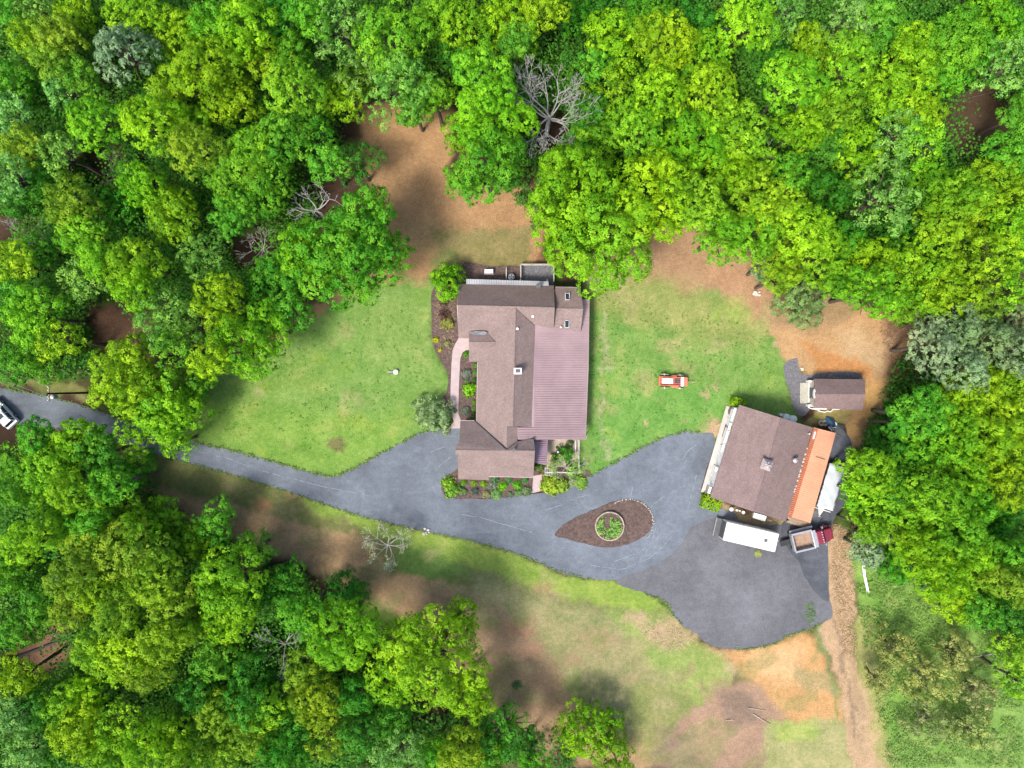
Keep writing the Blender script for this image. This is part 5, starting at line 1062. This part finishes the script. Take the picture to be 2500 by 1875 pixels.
# bare trees --------------------------------------------------------------
def bare(px, py, R, h, mat, label, seed, lean=(0, 0), depth=5, n0=7, twig=1.0, r0=.28, leaf=None, name='dead_tree', group=None):
    rr = random.Random(seed); b = W(px, py, h * .8); t_ = empty(name, (b.x, b.y, 0), 0, label, 'tree', group)
    tk = MB(); bm_ = MB(); fk = Vector((0, 0, h * .42)); tk.tube((0, 0, 0), fk * .5 + Vector((.1, 0, 0)), r0, r0 * .85, 9); tk.tube(fk * .5 + Vector((.1, 0, 0)), fk, r0 * .85, r0 * .7, 9)
    tips = []
    def grow(p, d_, ln, r, k_):
        q = p; r = max(r, .026)
        for s_ in range(3):
            d_ = (d_ + Vector((rr.uniform(-.28, .28), rr.uniform(-.28, .28), rr.uniform(-.12, .16)))).normalized(); q2 = q + d_ * ln / 3; bm_.tube(q, q2, r * (1 - .18 * s_), r * (.82 - .18 * s_), 5 if k_ < depth - 1 else 4); q = q2
            if k_ < depth and s_ > 0 and rr.random() < .6:
                e = (d_ + Vector((rr.uniform(-1, 1), rr.uniform(-1, 1), rr.uniform(-.4, .5))) * .9).normalized(); grow(q, e, ln * rr.uniform(.4, .65), r * .45, k_ + 1)
        if k_ < depth:
            for s_ in range(2): e = (d_ + Vector((rr.uniform(-.8, .8), rr.uniform(-.8, .8), rr.uniform(-.3, .5)))).normalized(); grow(q, e, ln * rr.uniform(.5, .72), r * .52, k_ + 1)
        else: tips.append(q)
    for i in range(n0):
        a = 2 * PI * (i + rr.uniform(-.3, .3)) / n0; d_ = Vector((math.cos(a), math.sin(a), rr.uniform(.25, .8))).normalized(); grow(fk * rr.uniform(.85, 1.0), d_, R * .44 * rr.uniform(.75, 1.15), r0 * .5, 1)
    tk.build('trunk', mat, t_); bm_.build('branches', mat, t_)
    if leaf:
        rs = np.random.RandomState(seed); P = np.array([tuple(q) for q in tips if rr.random() < leaf[1]]); Nn = np.tile([0, 0, 1.], (len(P), 1))
        me = leaf_mesh('foliage', (P, Nn, rs.rand(len(P))), 5, .35, .16, rs); o = bpy.data.objects.new('crown', me); C.objects.link(o); o.parent = t_; o.color = leaf[0] + (1,)
    return t_
bare(1348, 240, 8.2, 15.5, 'dead_wood', 'big leafless grey dead tree standing among green crowns above the house', 3, r0=.28, n0=12)
bare(735, 480, 5.4, 17, 'dead_wood', 'leafless grey dead tree in the woods above the large round tree', 5, n0=6, r0=.22, depth=4)
bare(628, 600, 4.2, 6, 'pale_wood', 'low grey heap of bare branches on red-brown litter in the left woods', 8, n0=8, r0=.14, depth=4)
bare(742, 100, 3.2, 12, 'dead_wood', 'thin bare tree in the dark gap near the top edge', 9, n0=5, r0=.14, depth=4)
bare(668, 1605, 5.0, 12, 'pale_wood', 'upper grey bare twiggy tree in the lower left woods', 10, n0=8, r0=.16, depth=4)
bare(682, 1680, 4.2, 11, 'pale_wood', 'lower grey bare twiggy tree in the lower left woods', 11, n0=8, r0=.15, depth=4)
bare(100, 1445, 3.4, 16, 'dead_wood', 'grey bare branches over green crowns near the left edge', 12, n0=5, r0=.13, depth=4)
bare(60, 570, 4.4, 6, 'dead_wood', 'bare branches in the dark gap at the left edge', 13, n0=6, r0=.15, depth=4)
bare(280, 398, 4.0, 6, 'pale_wood', 'bare brushwood over the red-brown gap in the upper left woods', 14, n0=7, r0=.13, depth=4)
bare(370, 215, 3.6, 12, 'dead_wood', 'bare branches right below the round grey-green pine', 15, n0=6, r0=.12, depth=4)
bare(200, 225, 2.4, 14.5, 'dead_wood', 'tuft of bare branches left below the round grey-green pine', 16, n0=5, r0=.10, depth=3)
bare(2300, 320, 3.2, 15, 'dead_wood', 'bare twig spray beside the dark gap at upper right', 17, n0=5, r0=.10, depth=4)
bare(1910, 340, 3.4, 14, 'dead_wood', 'broken grey branches between crowns in the upper right woods', 18, n0=4, r0=.16, depth=3)
bare(2120, 425, 3.6, 12, 'dead_wood', 'grey forked limbs over a dark gap left of the pale fresh green tree', 19, n0=4, r0=.17, depth=3)
bare(1985, 262, 2.6, 15, 'dead_wood', 'small spray of bare twigs in the top right woods', 20, n0=4, r0=.10, depth=3)
bare(940, 1340, 4.2, 6, 'pale_wood', 'pale bare spreading tree on the grass strip below the driveway', 21, n0=8, r0=.17, depth=5, leaf=((.30, .36, .15), .12), name='bare_tree')
bare(1385, 1145, 3.1, 4, 'pale_wood', 'feathery pale budding tree in the corner right of the garage', 22, n0=8, r0=.10, depth=4, leaf=((.26, .34, .10), .9), name='small_tree')

# undergrowth and a soft edge of saplings ----------------------------------
SH = {}
def shrub_mesh(kind, seed):
    rs = np.random.RandomState(seed)
    if kind == 'ball': n, tr, per, leaf, lump = 70, .16, 12, .11, .03
    elif kind == 'leafy': n, tr, per, leaf, lump = 60, .22, 10, .17, .16
    elif kind == 'grass': n, tr, per, leaf, lump = 60, .22, 9, .26, .12
    elif kind == 'dark': n, tr, per, leaf, lump = 50, .2, 10, .13, .12
    dr_ = sphere_dirs(n, rs, -.1); k_ = 1 + lump * rs.normal(size=(n, 1)); P = dr_ * k_ * .88 * np.array([1, 1, .85]) ; P = np.concatenate([P, P * .6]); Nn = np.concatenate([dr_, dr_])
    return leaf_mesh('foliage', (P, Nn, rs.rand(len(P))), per, tr, leaf, rs, stretch=2.2 if kind == 'grass' else 1, aspect=.5 if kind == 'grass' else 1, jit=.3 if kind == 'ball' else .5)
sh_r = random.Random(4)
def shrub(px, py, r, col_, kind, label, h=None, name='shrub', group=None, sy=None, z=0.0, rz=None):
    if (kind, r > 16) not in SH: SH[(kind, r > 16)] = [shrub_mesh(kind, 500 + len(SH) * 7 + i) for i in range(3)]
    R = r * K; hh = h or R * .95; p = W(px, py, hh * .7 + z)
    if r > 30: me = VAR[('fine', 0)][0][0]; s = R / 2.6; sz = hh / VAR[('fine', 0)][0][1]
    else: me = SH[(kind, r > 16)][sh_r.randrange(3)]; s = R; sz = hh
    o = bpy.data.objects.new(name, me); C.objects.link(o); o.location = (p.x, p.y, z + .02 if r > 30 else z + .1); o.scale = (s, s * (sy or 1), sz); o.rotation_euler = (0, 0, rz if rz is not None else sh_r.uniform(0, 6))
    o.color = col_ + (1,); return tag(o, label, 'shrub', group)
big = tree(1092, 686, 43, 'M', 'oak', 4.4, 'bright lime rounded tree at the upper left corner of the house', group='garden shrubs', name='ornamental_tree')
shr = [
 (1058, 1012, 47, (.26, .36, .15), 'leafy', 'large grey-green bush at the lower end of the paved front walk', 3.0),
 (1083, 738, 12, (.14, .065, .055), 'dark', 'upper of two purple-brown shrubs in the left bed', None),
 (1084, 768, 15, (.14, .065, .055), 'dark', 'lower of two purple-brown shrubs in the left bed', None),
 (1092, 790, 15, (.34, .34, .08), 'grass', 'olive spiky shrub below the purple-brown shrubs', None),
 (1064.5, 829, 8, (.55, .52, .02), 'leafy', 'larger of two small yellow shrubs in the left bed', None),
 (1074, 855, 5.5, (.55, .50, .04), 'leafy', 'smaller of two small yellow shrubs in the left bed', None),
 (1092, 838, 8, (.32, .34, .12), 'grass', 'low faded grass clump beside the paved front walk', None),
 (1137, 865, 9, (.12, .34, .02), 'ball', 'round green shrub in the curve of the paved front walk', None),
 (1161, 892, 7, (.13, .34, .02), 'ball', 'topmost small green shrub under the left eave', None),
 (1160, 909, 8, (.13, .34, .02), 'ball', 'second small green shrub from the top under the left eave', None),
 (1159, 928, 8, (.06, .18, .02), 'ball', 'dark green shrub just above the lime shrub by the walk', None),
 (1147, 952, 19, (.26, .50, .02), 'leafy', 'big lime shrub between the paved walk and the house', None),
 (1158, 982, 7, (.16, .36, .02), 'ball', 'small green shrub just below the lime shrub', None),
 (1158, 998, 7, (.18, .38, .02), 'ball', 'middle small green shrub near the lower end of the walk bed', None),
 (1157, 1015, 8, (.11, .30, .02), 'ball', 'lowest small green shrub at the lower end of the walk bed', None),
 (1138, 912, 12, (.22, .25, .19), 'grass', 'greyish wispy plant left of the small green shrubs', .5),
 (1137, 925, 9, (.13, .16, .13), 'dark', 'dark grey-green low plant above the lime shrub', .4),
 (1137, 1003, 11, (.16, .19, .14), 'grass', 'dull dark wispy plant at the lower end of the walk bed', .4),
 (1092, 1182, 18, (.28, .46, .03), 'leafy', 'upper half of the lime shrub at the left tip of the garage bed', None),
 (1104, 1198, 20, (.26, .44, .05), 'leafy', 'lower lime shrub at the left tip of the garage bed', None),
 (1131, 1179, 9, (.20, .40, .02), 'ball', 'first small round shrub from the left below the garage', None),
 (1157, 1180, 9, (.26, .44, .02), 'ball', 'second small round shrub from the left below the garage', None),
 (1181, 1181, 10, (.27, .45, .02), 'ball', 'third small round shrub from the left below the garage', None),
 (1208, 1171, 11, (.14, .28, .10), 'leafy', 'leafy dark shrub at the step of the garage eave', None),
 (1242, 1172, 9, (.12, .30, .08), 'leafy', 'leafy dark shrub between the two clipped balls', None),
 (1281, 1172, 9, (.12, .30, .08), 'leafy', 'leafy dark shrub left of the side path', None),
 (1228, 1188, 13.5, (.22, .50, .01), 'ball', 'left of the two bright clipped ball shrubs below the garage', None),
 (1263, 1186, 12.5, (.18, .48, .01), 'ball', 'right of the two bright clipped ball shrubs below the garage', None),
 (1285, 1199, 13, (.22, .30, .13), 'leafy', 'grey-green round shrub beside the side path', None),
 (1203, 1186, 12, (.22, .30, .20), 'dark', 'blue-green spreading plant left of the clipped balls', .5),
 (1161, 1201, 11, (.10, .17, .13), 'dark', 'dark blue-green shrub at the front of the garage bed', None),
 (1130, 1200, 11, (.18, .28, .09), 'leafy', 'soft green clump right of the lime shrubs', .6),
 (1187, 1207, 10, (.30, .30, .13), 'grass', 'thin dry plant at the front of the garage bed', .4),
 (1211, 1207, 13, (.20, .34, .10), 'grass', 'feathery green plant at the front edge of the garage bed', .5),
 (1247, 1207, 9, (.18, .26, .14), 'dark', 'low grey plant in front of the clipped balls', .4),
 (1266, 1205, 9, (.20, .32, .12), 'grass', 'low feathery plant in front of the right clipped ball', .4),
 (1345, 1184, 24, (.36, .46, .04), 'grass', 'yellow-green spiky bush right of the side path', 1.2),
 (1372, 1186, 17, (.30, .42, .05), 'grass', 'smaller spiky bush between the feathery tree and the driveway', 1.0),
 (1380, 1108, 22, (.12, .32, .03), 'leafy', 'deep green bush inside the sandy side yard', 1.4),
 (1360, 1120, 15, (.18, .34, .04), 'leafy', 'left green bush inside the sandy side yard', 1.0),
 (1404, 1150, 22, (.25, .42, .05), 'grass', 'green bush at the fence corner of the side yard', 1.0),
 (1392, 1082, 8, (.26, .30, .12), 'grass', 'small pale plant against the porch roof edge', .5),
 (1317, 1140, 12, (.24, .36, .08), 'leafy', 'pale green bush between the garage and the side path', 1.0),
 (1420, 1180, 15, (.26, .40, .06), 'grass', 'grassy clump at the tip of the right lawn by the drive', .5),
 (1263, 1675, 12, (.07, .20, .06), 'dark', 'lone dark green shrub on the brown strip at the bottom', .7),
 (2095, 1290, 18, (.22, .15, .09), 'dark', 'reddish brown brush right of the dump truck', 1.0),
 (2095, 1315, 22, (.30, .34, .10), 'grass', 'tangled olive brush at the woods edge right of the dump truck', 1.2),
 (1850, 1352, 9, (.32, .33, .12), 'grass', 'yellowish weeds below the white trailer', .12)]
for x, y, r, c_, kd, lb, h in shr:
    o = shrub(x, y, r, c_, kd, lb, h, group='garden shrubs' if x < 1500 else None)
    if lb.startswith('clipped lime hedge'): o.name = 'clipped_hedge'; o.scale.y *= .62; o.rotation_euler[2] = -.25
def hedge(px, py, lx, ly, h, rz, label):
    rs = np.random.RandomState(int(px)); P = []; Nn = []
    for _ in range(int(60 * (lx * ly + (lx + ly) * h))):
        f_ = rs.rand() * (lx * ly + 2 * (lx + ly) * h * .7)
        if f_ < lx * ly: p_ = [rs.uniform(-.5, .5) * lx, rs.uniform(-.5, .5) * ly, h]; n_ = [0, 0, 1]
        else:
            a_ = rs.uniform(0, 2 * PI); q_ = max(abs(math.cos(a_)), abs(math.sin(a_))); p_ = [math.cos(a_) / q_ * lx / 2, math.sin(a_) / q_ * ly / 2, rs.uniform(0, h)]; n_ = [math.cos(a_), math.sin(a_), 0]
        r_ = max(0, (abs(p_[0]) / (lx / 2)) ** 4 + (abs(p_[1]) / (ly / 2)) ** 4 - .5); p_[2] -= .12 * r_; P.append(p_); Nn.append(n_)
    me = leaf_mesh('clipped_hedge', (np.array(P), np.array(Nn, float), rs.rand(len(P))), 7, .09, .13, rs); o = bpy.data.objects.new('clipped_hedge', me); C.objects.link(o); w_ = W(px, py, h); o.location = (w_.x, w_.y, 0); o.rotation_euler = (0, 0, rz); o.color = (.27, .42, .008, 1); return tag(o, label, 'hedge')
hedge(1806, 982, 1.9, 1.15, 1.6, -.25, 'clipped lime hedge at the top left corner of the workshop')
hedge(1739.5, 1229, 2.6, 2.0, 1.6, -.3, 'clipped lime hedge at the lower left corner of the workshop')
# ivy-like leaves in the planter ring
pts = []; rr = random.Random(31); q = W(1489, 1284.7, .5)
for i in range(130):
    a = rr.uniform(0, 2 * PI); dd_ = 1.85 * math.sqrt(rr.random())
    if dd_ * math.sin(a) > .9 and rr.random() < .75: continue
    if math.hypot(dd_ * math.cos(a) + .6, dd_ * math.sin(a) - .5) < .5: continue
    pts.append((q.x + dd_ * math.cos(a), q.y + dd_ * math.sin(a), .5 + rr.uniform(-.05, .3)))
rs = np.random.RandomState(8); me = leaf_mesh('planter_foliage', (np.array(pts), np.tile([0, 0, 1.], (len(pts), 1)), rs.rand(len(pts))), 12, .24, .17, rs)
o = bpy.data.objects.new('planter_foliage', me); C.objects.link(o); o.color = (.24, .42, .08, 1); tag(o, 'leafy green perennials filling the round planter ring', 'plants', None, 'stuff')
# weeds and tufts over the meadow, as ground cover
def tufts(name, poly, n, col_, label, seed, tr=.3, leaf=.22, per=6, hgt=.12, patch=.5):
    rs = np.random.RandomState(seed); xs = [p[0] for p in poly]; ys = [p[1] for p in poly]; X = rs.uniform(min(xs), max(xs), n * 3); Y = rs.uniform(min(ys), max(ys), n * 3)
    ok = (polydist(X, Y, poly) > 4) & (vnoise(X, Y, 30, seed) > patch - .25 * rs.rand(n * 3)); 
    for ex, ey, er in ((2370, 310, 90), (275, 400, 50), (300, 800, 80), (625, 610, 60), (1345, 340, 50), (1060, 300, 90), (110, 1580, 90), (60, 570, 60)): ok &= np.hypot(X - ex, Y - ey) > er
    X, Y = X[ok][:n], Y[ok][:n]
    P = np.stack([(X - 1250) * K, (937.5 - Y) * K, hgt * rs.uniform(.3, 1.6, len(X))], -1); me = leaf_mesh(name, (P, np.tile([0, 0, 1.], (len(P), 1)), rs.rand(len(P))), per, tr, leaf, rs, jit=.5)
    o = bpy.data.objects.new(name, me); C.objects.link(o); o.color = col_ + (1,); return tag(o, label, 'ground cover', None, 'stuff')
tufts('meadow_grass', [(2080, 1370), (2250, 1380), (2420, 1530), (2500, 1700), (2500, 1875), (2165, 1875), (2110, 1600)], 5200, (.21, .32, .07), 'rough green meadow grass at the lower right', 61, tr=.4, leaf=.18, hgt=.1, patch=.42)
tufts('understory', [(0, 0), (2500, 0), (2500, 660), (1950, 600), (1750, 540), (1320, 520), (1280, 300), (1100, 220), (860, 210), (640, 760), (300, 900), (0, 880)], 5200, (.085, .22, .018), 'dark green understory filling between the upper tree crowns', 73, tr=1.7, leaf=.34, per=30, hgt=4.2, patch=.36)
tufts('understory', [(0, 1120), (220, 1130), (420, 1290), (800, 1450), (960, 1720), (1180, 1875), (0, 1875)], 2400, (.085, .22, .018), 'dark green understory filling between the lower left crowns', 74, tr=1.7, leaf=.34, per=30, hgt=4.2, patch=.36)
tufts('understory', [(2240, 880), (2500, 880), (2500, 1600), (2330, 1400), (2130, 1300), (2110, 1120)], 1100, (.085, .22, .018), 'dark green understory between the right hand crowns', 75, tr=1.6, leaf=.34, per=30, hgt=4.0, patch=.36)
# grass creeping over the driveway edge
rs = np.random.RandomState(90); epts = []
for (x0, y0), (x1, y1) in list(zip(drive, drive[1:])) + list(zip(lot[15:], lot[16:])):
    if 1060 < x0 < 1330 and y0 < 1230 and y0 > 1040: continue
    if 1690 < x0 < 1800: continue
    if x0 > 1500 and 1240 < y0 < 1420: continue
    for _ in range(int(math.hypot(x1 - x0, y1 - y0) * .42)):
        u = rs.rand(); epts.append((x0 + (x1 - x0) * u + rs.normal() * 2.0, y0 + (y1 - y0) * u + rs.normal() * 2.0))
epts = np.array(epts); P = np.stack([(epts[:, 0] - 1250) * K, (937.5 - epts[:, 1]) * K, np.full(len(epts), .07)], -1)
me = leaf_mesh('edge_grass', (P, np.tile([0, 0, 1.], (len(P), 1)), rs.rand(len(P))), 7, .22, .13, rs, jit=.5); o = bpy.data.objects.new('edge_grass', me); C.objects.link(o); o.color = (.19, .26, .07, 1); tag(o, 'ragged grass creeping over the edges of the driveway', 'grass', None, 'stuff')
LIT = 'scattered dry leaves on the '
tufts('leaf_litter', [(2030, 1270), (2070, 1280), (2095, 1400), (2085, 1470), (2100, 1620), (2060, 1600), (2035, 1490), (2026, 1400)], 700, (.48, .33, .21), LIT + 'soil strip right of the parking lot', 81, tr=.35, leaf=.12, per=7, hgt=.03, patch=.3)
tufts('leaf_litter', [(1560, 1530), (1610, 1500), (1680, 1540), (1720, 1590), (1640, 1590), (1580, 1570)], 160, (.44, .34, .22), LIT + 'bank left of the parking lot', 82, tr=.5, leaf=.11, per=5, hgt=.03, patch=.5)
tufts('leaf_litter', [(2140, 780), (2260, 790), (2270, 950), (2200, 1010), (2120, 1070), (2100, 1050), (2170, 960)], 600, (.30, .19, .12), LIT + 'soil right of the small shed', 83, tr=.5, leaf=.14, per=7, hgt=.03, patch=.35)
tufts('leaf_litter', [(880, 260), (1060, 280), (1090, 480), (1330, 460), (1320, 640), (1080, 560), (940, 700), (880, 560)], 700, (.36, .25, .15), LIT + 'brown clearing behind the house', 84, tr=.6, leaf=.11, per=5, hgt=.02, patch=.3)
tufts('leaf_litter', [(420, 1190), (700, 1280), (1000, 1440), (1300, 1600), (1380, 1840), (1280, 1840), (1100, 1540), (800, 1400), (440, 1240)], 1100, (.34, .23, .15), LIT + 'brown strip along the lower woods', 85, tr=.6, leaf=.11, per=5, hgt=.02, patch=.3)
tufts('leaf_litter', [(1055, 705), (1115, 720), (1115, 830), (1100, 880), (1070, 860), (1056, 800)], 240, (.46, .34, .22), LIT + 'left mulch bed', 86, tr=.25, leaf=.09, per=6, hgt=.06, patch=.2)
tufts('lawn_clover', [(1440, 700), (1880, 800), (1900, 960), (1760, 1040), (1620, 1050), (1440, 1150)], 420, (.15, .28, .05), 'darker weed tufts dotted over the right lawn', 87, tr=.22, leaf=.13, per=6, hgt=.04, patch=.45)
tufts('lawn_clover', [(520, 900), (760, 800), (1050, 710), (1070, 960), (820, 1130), (460, 1040)], 380, (.17, .29, .05), 'darker weed tufts dotted over the left lawn', 88, tr=.22, leaf=.13, per=6, hgt=.04, patch=.45)
tufts('lot_weeds', [(1962, 1470), (1990, 1468), (1996, 1510), (1980, 1530), (1962, 1510)], 130, (.18, .28, .10), 'green weeds on the right edge of the parking lot', 66, tr=.25, leaf=.12, per=4, hgt=.08, patch=.1)
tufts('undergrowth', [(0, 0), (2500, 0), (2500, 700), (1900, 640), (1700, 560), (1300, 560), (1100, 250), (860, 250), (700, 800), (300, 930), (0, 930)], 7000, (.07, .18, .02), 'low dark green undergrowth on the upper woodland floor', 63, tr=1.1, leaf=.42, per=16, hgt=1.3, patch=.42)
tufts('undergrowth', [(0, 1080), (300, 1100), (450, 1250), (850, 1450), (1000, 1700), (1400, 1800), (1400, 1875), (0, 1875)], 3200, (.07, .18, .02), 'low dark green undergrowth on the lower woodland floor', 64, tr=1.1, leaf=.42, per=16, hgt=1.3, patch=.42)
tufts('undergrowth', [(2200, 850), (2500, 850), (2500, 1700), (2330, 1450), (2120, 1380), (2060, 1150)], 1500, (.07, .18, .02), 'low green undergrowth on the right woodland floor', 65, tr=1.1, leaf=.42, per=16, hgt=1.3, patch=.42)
finish_labels()
# the woods go on beyond the frame: one mass of simpler crowns
rs = np.random.RandomState(123); P = []; Nn = []; T_ = []
for _ in range(2300):
    x, y = rs.uniform(-900, 3400), rs.uniform(-800, 2700)
    if -125 < x < 2625 and -125 < y < 2000: continue
    if (x > 1400 and y > 1500): continue
    p_ = W(x, y, 0); R0 = rs.uniform(3, 5.2); h_ = rs.uniform(9, 13); tt = rs.rand(); dd_ = sphere_dirs(int(5 * R0 * R0), rs, -.2)
    P.append(dd_ * R0 * np.array([1, 1, .8]) * rs.uniform(.8, 1.1, (len(dd_), 1)) + np.array([p_.x, p_.y, h_ - R0 * .5])); Nn.append(dd_); T_.append(tt * .6 + .4 * rs.rand(len(dd_)))
P = np.concatenate(P); Nn = np.concatenate(Nn); T_ = np.concatenate(T_)
me = leaf_mesh('surrounding_woods', (P, Nn, T_), 5, .75, .8, rs); o = bpy.data.objects.new('surrounding_woods', me); C.objects.link(o); o.color = (.17, .37, .015, 1); tag(o, 'green woods continuing beyond the edges of the photo', 'woods', None, 'stuff')
print('trees', NT, 'objects', len(bpy.data.objects))
